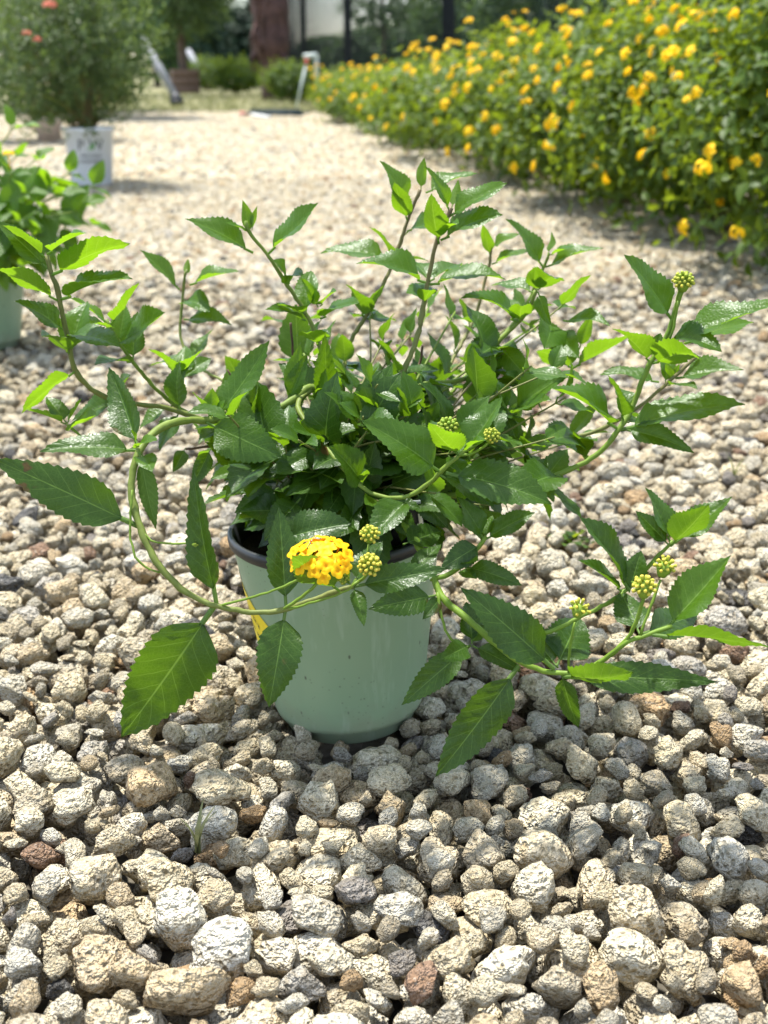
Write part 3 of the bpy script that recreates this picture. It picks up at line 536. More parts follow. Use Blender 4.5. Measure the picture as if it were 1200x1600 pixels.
# bx by tx ty  Yb Yt tilt side ratio age fold bend
LEAVES = '''
396 394 289 342 .98 .97 18 0 .42 .35 28 20
418 396 497 317 .98 .97 12 -.2 .50 .5 34 -18
391 366 379 312 .98 .985 -80 .3 .48 .85 22 12
389 362 353 348 .98 .97 10 0 .4 .8 20 10
393 360 402 322 .98 .99 -60 -.5 .4 .9 20 10
447 442 427 406 .98 .96 40 .7 .55 .5 26 40
449 444 474 430 .98 .96 30 0 .6 .4 26 60
498 480 470 434 .99 .98 60 .5 .5 .75 22 20
500 478 526 455 .99 .97 20 0 .55 .7 26 20
478 500 414 484 .985 .96 8 0 .40 .45 28 30
500 497 562 474 .99 .96 10 0 .52 .55 28 25
281 452 218 390 1.14 1.13 25 .2 .42 .35 24 15
296 444 374 424 1.14 1.12 6 0 .45 .55 30 15
291 430 294 404 1.14 1.15 -70 0 .5 .95 20 5
287 468 328 488 1.14 1.11 40 0 .55 .4 26 40
287 498 362 508 1.13 1.12 25 0 .45 .35 26 45
640 320 593 251 1.08 1.07 40 .5 .50 .5 24 10
637 345 616 284 1.08 1.06 -75 .3 .55 .55 18 -10
657 297 663 246 1.08 1.09 -70 -.3 .5 .85 20 0
665 300 746 271 1.08 1.09 5 0 .5 .6 26 25
636 360 684 354 1.08 1.05 40 0 .62 .2 22 30
612 405 501 396 1.07 1.08 5 0 .42 .5 28 35
668 441 557 412 .98 .97 6 0 .52 .45 36 38
670 443 790 437 .98 .97 2 0 .46 .65 30 40
672 440 640 408 .985 1.02 -10 0 .5 .5 26 30
671 438 722 415 .985 1.02 -5 0 .5 .4 26 30
688 374 786 336 .98 .96 30 0 .52 .35 28 35
686 380 674 302 .98 .95 -70 .3 .5 .35 28 -25
700 338 793 286 .98 .97 18 0 .46 .55 26 10
704 330 664 260 .98 .97 50 .8 .45 .45 30 20
706 325 716 280 .98 .99 -70 .4 .5 .85 20 10
688 366 716 350 .98 .95 20 0 .5 .95 24 20
766 400 754 351 1.17 1.16 -70 .3 .5 .6 20 5
768 412 830 393 1.16 1.14 10 0 .45 .55 26 20
768 385 812 366 1.17 1.16 20 0 .5 .7 24 20
836 456 768 446 1.0 1.02 0 0 .45 .5 28 30
838 455 836 418 1.0 .98 -60 .4 .75 .55 20 -30
840 452 870 436 1.0 .97 40 .5 .7 .4 24 60
840 456 862 509 1.0 .98 60 -.8 .5 .45 24 30
812 503 720 466 1.0 .97 12 0 .40 .55 34 50
812 503 815 478 1.0 .97 12 0 .5 .5 34 30
775 540 745 560 1.0 .96 50 0 .9 .3 20 20
778 538 832 600 1.0 .96 50 -.3 .5 .35 24 20
777 560 770 600 1.0 .98 70 0 .55 .2 20 30
850 417 790 342 1.15 1.14 35 .5 .45 .35 26 20
852 416 943 388 1.15 1.13 8 0 .42 .5 28 22
857 397 862 362 1.15 1.16 -40 .5 .5 .6 24 0
859 398 898 386 1.15 1.13 5 0 .45 .8 26 10
1052 500 975 398 .88 .875 45 .7 .50 .4 22 10
1056 528 1222 466 .88 .86 4 -.1 .40 .5 32 -14
1070 535 1178 504 .885 .91 4 0 .42 .75 26 20
1040 530 1128 550 .88 .85 25 0 .55 .2 30 55
1020 566 1090 556 .88 .83 -55 0 .75 .65 20 30
1018 566 957 514 .88 .87 -15 0 .55 .45 30 30
1018 560 1032 520 .885 .89 30 .3 .6 .25 26 20
1055 590 1162 578 .98 .96 10 0 .44 .35 36 15
969 670 1164 632 .87 .86 10 0 .36 .6 26 24
972 668 1085 708 .87 .85 50 .2 .44 .25 26 40
965 668 860 607 .87 .85 5 0 .55 .55 32 28
1030 596 937 586 .98 .99 2 0 .42 .45 28 35
985 640 962 604 .88 .90 10 .4 .6 .35 26 30
1050 592 1040 568 .98 .98 -40 0 .5 .6 26 10
1052 590 1062 568 .98 .98 -60 0 .5 .6 26 10
880 500 954 510 1.03 1.0 8 0 .44 .5 28 40
862 505 850 545 1.03 1.0 -30 .5 .8 .55 20 40
866 520 905 560 1.03 1.0 40 -.4 .6 .4 24 30
905 545 925 490 1.05 1.05 -60 0 .5 .6 22 10
893 575 992 520 1.05 1.03 -10 0 .5 .55 32 -10
895 572 850 500 1.05 1.06 20 .4 .5 .5 26 10
895 575 840 548 1.05 1.02 -40 0 .6 .5 24 20
820 606 790 585 .97 .95 20 0 .55 .4 26 20
795 645 764 585 .93 .92 30 .5 .48 .45 26 10
798 642 893 582 .93 .92 20 0 .5 .45 30 15
798 640 790 600 .93 .95 -20 0 .5 .55 26 10
800 648 862 625 .93 .90 25 0 .5 .5 26 25
790 648 808 690 .93 .92 60 0 .6 .15 22 20
904 681 853 692 .98 .93 50 0 .75 .15 16 20
906 682 915 715 .98 .95 60 0 .8 .2 16 20
690 737 564 657 .81 .80 42 .1 .50 .5 24 20
726 706 785 619 .81 .82 20 -.5 .52 .45 30 -18
718 712 670 660 .81 .79 -40 .2 .55 .85 26 -20
725 705 760 688 .81 .79 10 0 .45 .85 26 30
697 738 862 788 .81 .79 38 .1 .44 .3 26 30
686 740 772 792 .81 .80 10 0 .45 .4 26 25
567 755 513 697 .84 .82 40 .2 .60 .2 22 25
566 756 572 735 .84 .83 10 0 .6 .7 22 20
878 740 800 776 .87 .83 35 0 .5 .4 24 40
640 778 575 852 .82 .79 60 -.5 .62 .3 30 35
337 656 421 532 .87 .88 55 -.6 .50 .3 20 -14
448 630 470 535 .92 .94 -50 -.3 .48 .5 22 -20
450 628 480 552 .92 .92 60 -.3 .5 .25 22 -10
512 640 508 522 .93 .92 80 -.2 .38 .3 20 10
512 642 546 612 .93 .92 20 0 .5 .7 24 20
512 640 490 610 .93 .92 20 0 .5 .7 24 20
322 660 442 716 .86 .84 75 .2 .72 .25 10 10
500 704 418 748 .88 .86 20 .4 .42 .25 22 25
408 802 388 728 .86 .855 70 .4 .50 .75 18 0
408 806 455 800 .86 .84 25 0 .45 .65 22 20
406 806 372 812 .86 .84 25 0 .5 .6 22 20
337 944 303 735 .76 .775 60 -.7 .36 .12 26 12
216 822 -14 716 .785 .77 62 .1 .40 .02 8 14
216 702 62 706 .81 .80 14 0 .34 .25 24 25
216 702 170 573 .81 .85 35 -.6 .32 .1 40 -20
218 706 244 828 .805 .79 -70 .2 .34 .1 20 -14
212 698 246 688 .81 .79 20 0 .45 .7 22 20
212 696 204 672 .81 .80 20 .3 .5 .8 22 20
222 710 238 738 .805 .78 40 0 .5 .6 22 20
334 950 189 1152 .76 .745 84 .1 .62 .12 6 14
447 950 420 1106 .76 .735 84 0 .58 .1 14 30
447 950 436 792 .76 .785 72 .1 .44 .08 20 10
445 840 549 818 .80 .80 45 0 .62 .1 22 20
553 916 700 888 .76 .76 55 .1 .40 .18 18 10
552 914 569 979 .76 .74 70 .3 .46 .3 20 20
682 930 575 952 .79 .77 60 0 .55 .04 14 20
530 922 456 868 .757 .725 -70 0 .62 .55 14 -10
552 912 598 846 .76 .775 35 -.7 .6 .2 22 10
640 900 690 850 .79 .82 50 -.5 .5 .08 20 10
630 850 690 830 .82 .84 40 0 .6 .1 20 10
548 912 530 892 .757 .75 20 0 .6 .5 22 20
867 1045 719 918 .75 .745 60 .5 .46 .08 14 12
880 1056 990 1050 .75 .70 -62 0 .56 .35 22 -24
880 1056 1122 1066 .75 .74 50 0 .28 .06 14 16
876 1050 904 1137 .75 .755 78 -.4 .46 .04 12 20
870 1040 905 965 .755 .80 40 .3 .6 .1 16 10
872 1042 808 970 .755 .79 40 .3 .55 .1 16 10
985 922 906 808 .79 .785 30 .9 .46 .25 32 14
975 925 903 875 .79 .78 0 0 .40 .3 34 12
983 926 1002 860 .79 .80 40 0 .6 .1 20 10
1040 983 1142 868 .74 .75 15 -.3 .46 .55 36 -10
1020 990 1206 1012 .74 .70 -38 0 .32 .3 14 10
1000 990 970 925 .745 .79 60 .2 .65 .08 14 10
1005 990 1090 960 .745 .79 50 .2 .50 .08 14 10
1048 852 1108 788 .80 .77 -50 0 .60 .3 30 -18
1050 850 1008 762 .80 .81 20 .8 .5 .45 30 10
1046 852 993 798 .80 .81 60 .4 .55 .12 20 10
1054 848 1144 776 .80 .81 15 -.3 .42 .45 30 -10
812 1040 680 1214 .755 .73 80 .2 .44 .06 10 16
735 1008 627 1102 .77 .76 66 -.2 .42 .15 22 16
735 1008 686 1032 .77 .745 60 0 .62 .15 18 30
738 1006 728 940 .77 .79 30 .5 .6 .1 24 20
738 1008 814 1050 .77 .76 40 .2 .36 .15 22 20
736 1006 760 975 .77 .78 30 -.4 .6 .3 22 20
757 843 836 801 .80 .80 34 -.3 .46 .3 24 20
757 842 714 776 .80 .80 40 .6 .48 .3 26 10
752 850 688 890 .80 .79 50 .2 .72 .05 12 20
758 840 770 805 .80 .81 -20 0 .5 .55 24 10
726 884 816 915 .80 .78 45 0 .36 .2 24 24
724 882 748 876 .80 .78 30 0 .42 .5 24 20
718 890 745 905 .80 .785 20 0 .5 .4 24 20
690 932 660 968 .79 .775 60 .2 .6 .1 20 30
72 402 4 352 .90 .89 -30 .3 .44 .6 30 16
76 420 -6 346 .90 .90 40 .3 .40 .15 26 10
73 396 135 364 .90 .88 0 0 .46 .7 30 18
80 428 203 381 .90 .88 -34 0 .42 .65 26 22
94 466 207 436 .90 .87 8 0 .42 .35 34 26
90 468 -8 420 .90 .88 -34 .2 .48 .6 20 22
102 516 22 470 .905 .89 30 .3 .46 .05 26 26
105 522 188 542 .905 .87 14 0 .42 .35 24 26
172 508 217 442 .96 .95 -10 -.6 .5 .6 28 -10
170 506 110 466 .96 .94 0 .3 .45 .8 26 10
174 512 120 508 .96 .92 10 0 .5 .6 26 20
188 538 258 488 .965 .94 20 -.3 .58 .35 34 -10
186 536 196 476 .965 .98 -20 .2 .5 .5 28 10
118 578 34 646 .91 .89 -40 0 .42 .75 24 16
104 662 40 640 .875 .86 -20 .3 .48 .8 30 10
104 662 128 622 .875 .89 -20 -.5 .55 .85 28 -10
106 664 150 648 .875 .85 20 0 .55 .8 28 -30
104 660 72 620 .875 .89 40 .4 .55 .2 24 10
330 655 300 612 .865 .87 -20 .3 .6 .85 24 10
330 655 332 606 .865 .87 -40 0 .55 .85 24 10
332 655 352 625 .865 .87 0 -.4 .6 .8 24 10
282 590 232 546 1.0 .97 -10 .2 .5 .6 28 20
282 590 318 545 1.0 .98 0 -.2 .55 .7 28 10
284 592 330 560 1.0 1.02 30 0 .55 .3 24 20
284 592 290 540 1.0 1.03 -30 0 .5 .6 24 10
330 700 300 760 .93 .92 60 .2 .55 .1 20 20
290 700 270 738 .97 .95 60 .2 .6 .15 20 20
610 760 700 735 .90 .88 50 0 .55 .12 18 20
608 770 560 720 .92 .91 50 .2 .55 .12 18 20
470 800 400 770 .88 .86 55 .2 .6 .08 16 20
480 790 470 720 .89 .90 60 0 .5 .1 16 20
455 800 372 800 .86 .84 45 0 .55 .12 16 25
520 790 480 848 .86 .83 60 0 .6 .06 16 25
560 790 530 840 .86 .825 60 .2 .6 .08 16 25
610 790 655 845 .86 .83 55 -.3 .55 .08 16 25
600 790 560 815 .88 .85 50 -.3 .6 .08 16 25
640 780 712 800 .86 .84 45 .2 .5 .2 20 25
430 700 370 760 .90 .88 60 .2 .55 .06 16 25
430 690 480 750 .90 .88 60 .2 .55 .06 16 25
436 762 366 802 .865 .845 58 .2 .66 .06 16 25
470 778 412 846 .855 .825 60 .1 .68 .06 16 25
446 738 378 722 .88 .86 55 .2 .66 .1 16 20
404 700 350 752 .89 .87 60 .1 .66 .08 16 20
650 770 700 826 .86 .845 55 -.2 .66 .08 16 25
540 760 505 812 .87 .84 60 0 .66 .06 16 25
'''
NODE = 0
for ln in LEAVES.strip().split('\n'):
    bx, by, tx, ty, Yb, Yt, tl, sd_, ra, ag, fo, be = [float(q) for q in ln.split()]
    B_ = P(bx, by, Yb); T_ = P(tx, ty, Yt)
    if 0 <= tl < 22: tl += 12
    add_leaf(plant, B_, T_, tilt_normal(B_, tl, sd_), ratio=ra * (.80 if abs(tl) > 45 else 1.12), age=min(1, ag + (.14 if by < 700 else 0)), fold=fo, bend=be, pet=.12)  # age raised on upper leaves: backlit sun brightness painted into their colour
# inner shoots that fill the crown
r = random.Random(21)
def leafy_shoot(parent, path, n_pairs, L0, r_, age_lo=.05, age_hi=.5, start=.35, leaf_fn=add_leaf, rad0=.0016, apex=True, into=None):
    pts_ = spline(path, .008); b = into or MB(); b.tube(pts_, rad0, rad0 * .55, 6, .6 if into is None else .1, .9 if into is None else .6)
    if into is None: b.build('stem', M['stem'], parent)
    tw = r_.uniform(0, 3.1)
    for k in range(n_pairs):
        f = start + (1 - start) * k / max(1, n_pairs - 1); i = min(len(pts_) - 2, int(f * (len(pts_) - 1))); p = pts_[i]; d = (pts_[i + 1] - pts_[i]).normalized()
        e1 = d.orthogonal().normalized(); e1 = Matrix.Rotation(tw + k * 1.57, 3, d) @ e1
        last = apex and k == n_pairs - 1
        for s in (-1, 1):
            out = e1 * s; dirv = (out + d * (.9 if last else r_.uniform(.15, .7)) + Vector((0, 0, r_.uniform(-.3, .1)))).normalized()
            Ln = L0 * r_.uniform(.7, 1.15) * (.62 if last else 1); nr = (d * .5 + Vector((0, -.25, 1.1)) - out * .2)
            leaf_fn(parent, p, p + dirv * Ln, nr, ratio=r_.uniform(.5, .62), age=r_.uniform(age_lo, age_hi) + (.35 if last else 0), fold=r_.uniform(14, 30), bend=r_.uniform(5, 45), pet=.12)
for sk, fr0, fr1, cnt in (('S1', .3, .7, 3), ('S3', .35, .85, 3), ('S4', .3, .8, 2), ('S5', .4, .8, 3), ('S6', .3, .9, 2), ('S7', .4, .85, 3), ('S8', .3, .8, 2), ('S9', .35, .95, 4), ('S11', .35, .85, 3), ('S12', .35, .9, 3), ('SL', .12, .35, 2), ('S2', .35, .8, 2)):
    sp_ = spline([P(*q) for q in STEMS[sk][0]])
    for j in range(cnt):
        i = int(len(sp_) * (fr0 + (fr1 - fr0) * (j + .5) / cnt)); d = (sp_[i + 1] - sp_[i - 1]).normalized(); e1 = Matrix.Rotation(r.uniform(0, 3.1), 3, d) @ d.orthogonal().normalized()
        for sg in (-1, 1):
            dv = (e1 * sg + d * r.uniform(.2, .7) + Vector((0, -.15, r.uniform(-.1, .25)))).normalized(); Ln = r.uniform(.026, .044)
            add_leaf(plant, sp_[i], sp_[i] + dv * Ln, d * .6 + Vector((0, -.35, 1)), ratio=r.uniform(.52, .64), age=r.uniform(.15, .7), fold=r.uniform(16, 32), bend=r.uniform(5, 40), pet=.12)
for k in range(13):
    ex, ey = r.uniform(330, 900), r.uniform(500, 740); Y = r.uniform(.88, 1.16)
    if k < 4: ex, ey, Y = r.uniform(520, 880), r.uniform(465, 600), r.uniform(1.0, 1.2)
    e_ = P(ex, ey, Y); mid = SOIL.lerp(e_, .5) + Vector((r.uniform(-.02, .02), r.uniform(-.02, .02), .02)); s0 = SOIL + Vector((r.uniform(-.03, .03), r.uniform(-.03, .03), 0))
    leafy_shoot(plant, [s0, mid, e_], 2, .050, r, start=.6)
inner = MB(); inner_stems = MB()
def inner_leaf(parent, base, tip, nrm, **kw): leaf_seed[0] += 1; leaf_geo(inner, base, tip, nrm, seed=leaf_seed[0], rows=16, half=3, **kw)
for k in range(96):
    ex, ey, Y = r.uniform(320, 920), r.uniform(560, 780), r.uniform(.86, 1.10)
    if k > 54: ex, ey, Y = r.uniform(350, 780), r.uniform(640, 800), r.uniform(.83, .95)
    if k < 14: ex, ey, Y = r.uniform(440, 900), r.uniform(470, 600), r.uniform(1.02, 1.22)
    e_ = P(ex, ey, Y); e_.z = max(e_.z, .175); mid = SOIL.lerp(e_, .5) + Vector((r.uniform(-.02, .02), r.uniform(-.02, .02), .02)); s0 = SOIL + Vector((r.uniform(-.04, .04), r.uniform(-.04, .04), 0))
    leafy_shoot(plant, [s0, mid, e_], 3, .056, r, start=.35, leaf_fn=inner_leaf, into=inner_stems, rad0=.0012, age_lo=0, age_hi=.3)
inner.build('inner_leaves', M['leaf'], plant, kind='stuff'); inner_stems.build('inner_stems', M['stem'], plant, kind='stuff')
# ---- flowers
def floret(mb, c, n, size, r_, lobes=4, age=.5, rows=3):
    n = Vector(n).normalized(); x = n.orthogonal().normalized(); x = Matrix.Rotation(r_.uniform(0, 6.28), 3, n) @ x; y = n.cross(x); k = lobes * 8; vs_ = []; ag = []
    vs_.append(Vector(c) - n * size * .22); ag.append(0)
    for i in range(1, rows + 1):
        f = i / rows
        for j in range(k):
            a = 2 * math.pi * j / k; lob = .5 + .5 * math.cos(a * lobes); rr = size * f * (.74 + .26 * lob ** .5) * (1 + .06 * math.sin(a * 3 + 1))
            z = size * (-.10 * (1 - f) ** 2 + .10 * math.sin(f * 2.6) - .10 * f * f * (1 - lob))
            vs_.append(Vector(c) + x * rr * math.cos(a) + y * rr * math.sin(a) + n * z); ag.append(min(1, age * f + .1))
    fs = [(0, 1 + j, 1 + (j + 1) % k) for j in range(k)] + [(1 + i * k + j, 1 + (i + 1) * k + j, 1 + (i + 1) * k + (j + 1) % k, 1 + i * k + (j + 1) % k) for i in range(rows - 1) for j in range(k)]
    mb.add(vs_, fs, ag)
    mb.tube([Vector(c) - n * size * .2, Vector(c) - n * size * 1.3], size * .12, size * .08, 5, 0)
def dome_dirs(n, span=88):
    out = []
    for i in range(n):
        z = 1 - (i + .5) / n * (1 - math.cos(rad(span))); a = i * 2.39996; s = math.sqrt(1 - z * z); out.append(Vector((s * math.cos(a), s * math.sin(a), z)))
    return out
def head_frame(n): n = Vector(n).normalized(); return n.to_track_quat('Z', 'Y').to_matrix()
r = random.Random(4)
fc = P(501, 868, .742)
Rf = head_frame((-.05, -.42, .90))
cb = MB(); cb.tube([fc + Rf @ Vector((0, 0, -.012)), fc + Rf @ Vector((0, 0, -.002))], .002, .006, 8, .2)
fh = bpy.data.objects.new('flower_head', cb.mesh('flower_head', M['bud'], True, fc)); link(fh, plant); fh.location = fc - SOIL
for i, d in enumerate(dome_dirs(27, 84)):
    if i == 8: continue
    p = fc + Rf @ Vector((d.x * .0180 * r.uniform(.92, 1.08), d.y * .0172 * r.uniform(.92, 1.08), d.z * .0075 - .003 + r.uniform(-.0012, .0012))); n_ = Rf @ Vector((d.x * .75, d.y * .75, d.z + .35)) + Vector((r.uniform(-.15, .15), r.uniform(-.15, .15), 0))
    f = MB(); floret(f, p, n_, r.uniform(.0047, .0056), r, r.choice((4, 4, 5)), r.uniform(.6, 1)); f.build('floret', M['petal'], fh)
def bud_head(px, py, Y, R_, n=(0, -.45, .8), open_=.6, cnt=30, parent=plant, ln=1.0):
    c = P(px, py, Y); Rm = head_frame(n); mb = MB()
    mb.lathe([(.0, -R_ * .9), (R_ * .35, -R_ * .8), (R_ * .62, -R_ * .2), (R_ * .55, R_ * .3), (0, R_ * .55)], c, 12, Rm, .05)
    for d in dome_dirs(cnt, 98):
        q0 = c + Rm @ (d * R_ * .45); q1 = c + Rm @ (d * R_ * (.98 + r.uniform(-.08, .08)) * ln); rr = R_ * .155; ag = min(1, max(0, open_ + (1 - d.z) * .5 + r.uniform(-.15, .15)))
        m_ = q0.lerp(q1, .75); mb.tube([q0, m_, q0.lerp(q1, .93), q1], [rr * .55, rr, rr * .9, rr * .35], None, 6, .1, ag)
    for k in range(7):
        a = k * .9; q = Vector((math.cos(a), math.sin(a), -.1)); mb.tube([c + Rm @ (q * R_ * .5), c + Rm @ (q * R_ * 1.0 + Vector((0, 0, R_ * .35)))], R_ * .09, R_ * .02, 5, 0)
    mb.build('flower_bud', M['bud'], parent)
bud_head(578, 836, .768, .0070, (.1, -.4, .85), .7, 26); bud_head(578, 884, .748, .0082, (-.1, -.5, .8), .85, 34); bud_head(1068, 441, .876, .0080, (0, -.3, .9), .25, 36); bud_head(768, 682, .80, .0060, (0.2, -.4, .8), .3)
bud_head(1007, 918, .736, .0086, (0, -.25, .95), 1.0, 26); bud_head(1038, 887, .754, .0078, (.2, -.1, .95), 1.0, 20); bud_head(904, 952, .746, .0068, (.2, -.2, .95), 1.0, 14, ln=1.15)
bud_head(700, 668, .815, .0075, (0, -.3, .9), .0, 34); bud_head(306, 850, .767, .0030, (.9, 0, .3), 0, 12); bud_head(442, 900 - 12, .80, .003, (0, 0, 1), 0, 8); bud_head(536, 905, .752, .0045, (0, -.3, .9), 0, 16)
# ================================================================== SECOND LANTANA (left, out of focus)
LS = Vector(LPOT) + Vector((0, 0, .148)); plant_l = thing('lantana_plant', LS); tag(plant_l, 'blurred bright green lantana with a small orange flower, in the pot at the picture edge', 'plant')
shared = []
for k in range(5):
    mb = MB(); leaf_geo(mb, (0, 0, 0), (0, 1, 0), (0, 0, 1), ratio=.56, age=.65 + .08 * k, fold=24, bend=10 + 8 * k, pet=.12, seed=500 + k, rows=16, half=3); shared.append(mb.mesh('leaf', M['leaf']))
def shared_leaf(parent, base, tip, nrm, **kw):
    leaf_seed[0] += 1; o = bpy.data.objects.new('leaf', shared[leaf_seed[0] % 5]); ax = Vector(tip) - Vector(base); y = ax.normalized(); z = Vector(nrm) - y * y.dot(Vector(nrm)); z.normalize(); x = y.cross(z)
    o.matrix_basis = Matrix.Translation(Vector(base) - parent.location) @ Matrix((x, y, z)).transposed().to_4x4() @ Matrix.Diagonal((ax.length,) * 3 + (1,)); return link(o, parent)
r = random.Random(8)
YL = LPOT.y
for (ex, ey, dY, npair) in ((22, 195, .05, 3), (60, 245, -.05, 3), (112, 268, .0, 3), (150, 290, .05, 3), (95, 300, -.1, 3), (150, 350, -.05, 3), (40, 300, -.12, 3), (120, 330, -.1, 3), (30, 240, .1, 3), (70, 330, .1, 3), (-10, 260, 0, 3), (-40, 220, .05, 3), (-70, 300, 0, 3), (10, 400, -.12, 3), (70, 400, -.1, 3), (30, 345, -.15, 3), (-60, 380, -.1, 2), (110, 390, .05, 3), (5, 330, .15, 3), (0, 430, -.14, 3), (40, 420, -.16, 3), (-20, 360, -.16, 3), (20, 270, -.1, 3), (80, 290, -.02, 3), (55, 370, -.14, 3), (140, 320, 0, 2)):
    e_ = P(ex, ey, YL + dY); mid = LS.lerp(e_, .5) + Vector((r.uniform(-.03, .03), 0, .03)); leafy_shoot(plant_l, [LS + Vector((r.uniform(-.02, .02), r.uniform(-.02, .02), 0)), mid, e_], npair, .078, r, start=.45, leaf_fn=shared_leaf, rad0=.002)
oc = P(13, 240, YL - .1); ofl = MB()
for d in dome_dirs(9, 80): floret(ofl, oc + Vector((d.x * .009, d.y * .009, d.z * .004)), d + Vector((0, -.3, .2)), .004, r, 4, .5, 2)
ofl.tube([oc - Vector((0, 0, .03)), oc], .001, .001, 5, 0); ofl.build('flower_head', M['petal_far'], plant_l)
# ================================================================== BUSHES, HEDGE, TREES (leaf by leaf)
def leaf_batch(pos, dirs, nrm, Ls, wr, ages):
    """numpy: many 8-triangle folded leaves -> verts, tris, ages"""
    n = len(pos); y = dirs / np.linalg.norm(dirs, axis=1, keepdims=True); z = nrm - y * (y * nrm).sum(1, keepdims=True); z /= np.linalg.norm(z, axis=1, keepdims=True) + 1e-9; x = np.cross(y, z)
    loc = np.array([(0, 0, 0), (-.42, .28, .10), (0, .30, 0), (.42, .28, .10), (-.34, .64, .08), (0, .66, -.02), (.34, .64, .08), (0, 1, -.10)])
    Lx = Ls[:, None, None]; W_ = (loc[:, 0][None, :, None] * wr) * x[:, None, :]; v = pos[:, None, :] + Lx * (W_ + loc[:, 1][None, :, None] * y[:, None, :] + loc[:, 2][None, :, None] * z[:, None, :])
    f = np.array([(0, 2, 1), (0, 3, 2), (1, 2, 5), (1, 5, 4), (2, 3, 6), (2, 6, 5), (4, 5, 7), (5, 6, 7)])
    return v.reshape(-1, 3), (f[None] + (np.arange(n) * 8)[:, None, None]).reshape(-1, 3), np.repeat(ages, 8)
def np_mesh(name, v, f, ages, mat):
    me = bpy.data.meshes.new(name); me.vertices.add(len(v)); me.vertices.foreach_set('co', v.astype(np.float32).ravel())
    me.loops.add(len(f) * 3); me.loops.foreach_set('vertex_index', f.astype(np.int32).ravel()); me.polygons.add(len(f)); me.polygons.foreach_set('loop_start', np.arange(0, len(f) * 3, 3, dtype=np.int32)); me.update(calc_edges=True)
    at = me.attributes.new('age', 'FLOAT', 'POINT'); at.data.foreach_set('value', ages.astype(np.float32)); me.polygons.foreach_set('use_smooth', np.ones(len(f), dtype=bool)); me.materials.append(mat); me.validate(); return me
def unit(a): return a / (np.linalg.norm(a, axis=1, keepdims=True) + 1e-9)
def shoots(c, rad3, n, ln, leafL, step, up=.5, inner=.35, zmin=0.02, seed=1, age=(.1, .8), lobes=7, flat=False):
    """leafy shoots growing outwards through an uneven ellipsoid; returns leaves and shoot tips"""
    g = np.random.default_rng(seed); d = unit(g.normal(size=(n, 3))); lob = unit(g.normal(size=(lobes, 3)) * np.array([1, 1, .8])); la = g.uniform(.75, 1.15, lobes)
    rr = np.ones(n) * .78
    for k in range(lobes): rr = np.maximum(rr, la[k] * np.clip((d @ lob[k]) * 1.25, 0, 1))
    f = inner + (1 - inner) * g.uniform(0, 1, n) ** .55
    base = np.array(c) + d * np.array(rad3) * (rr * f)[:, None]; dirs = unit(d * np.array([1, 1, .6]) + np.array([0, 0, up]) + g.normal(0, .35, (n, 3)))
    keep = base[:, 2] > zmin; base, dirs, f = base[keep], dirs[keep], f[keep]; n = len(base); m = max(2, int(ln / step))
    lens = ln * g.uniform(.6, 1.25, n); e1 = unit(np.cross(dirs, unit(g.normal(size=(n, 3))))); e2 = np.cross(dirs, e1); P_, D_, N_, L_, A_ = [], [], [], [], []
    for k in range(m):
        t = (k + .3) / m; p = base + dirs * (lens * t)[:, None]; e = e1 if k % 2 == 0 else e2
        for s in (-1, 1):
            dv = unit(s * e + dirs * g.uniform(.2, .8, n)[:, None] + g.normal(0, .2, (n, 3))); P_.append(p); D_.append(dv); N_.append(dirs + np.array([0, 0, .7]) + g.normal(0, .25, (n, 3)))
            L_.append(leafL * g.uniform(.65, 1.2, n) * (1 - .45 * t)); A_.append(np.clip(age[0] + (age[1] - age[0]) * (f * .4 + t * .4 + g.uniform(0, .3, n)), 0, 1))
    P_, D_, N_, L_, A_ = map(np.concatenate, (P_, D_, N_, L_, A_)); ok = P_[:, 2] > zmin - .02
    return P_[ok], D_[ok], N_[ok], L_[ok], A_[ok], base + dirs * lens[:, None], dirs
def stems_to(mb, root, tips, r_, w=.006, age=.2):
    for t in tips:
        t = Vector(t); mid = Vector(root).lerp(t, .5) + Vector((r_.uniform(-.05, .05), r_.uniform(-.05, .05), .03)); mb.tube(spline([Vector(root) + Vector((r_.uniform(-.04, .04), r_.uniform(-.04, .04), 0)), mid, t], .06), w, w * .35, 5, age, .8, cap=False)
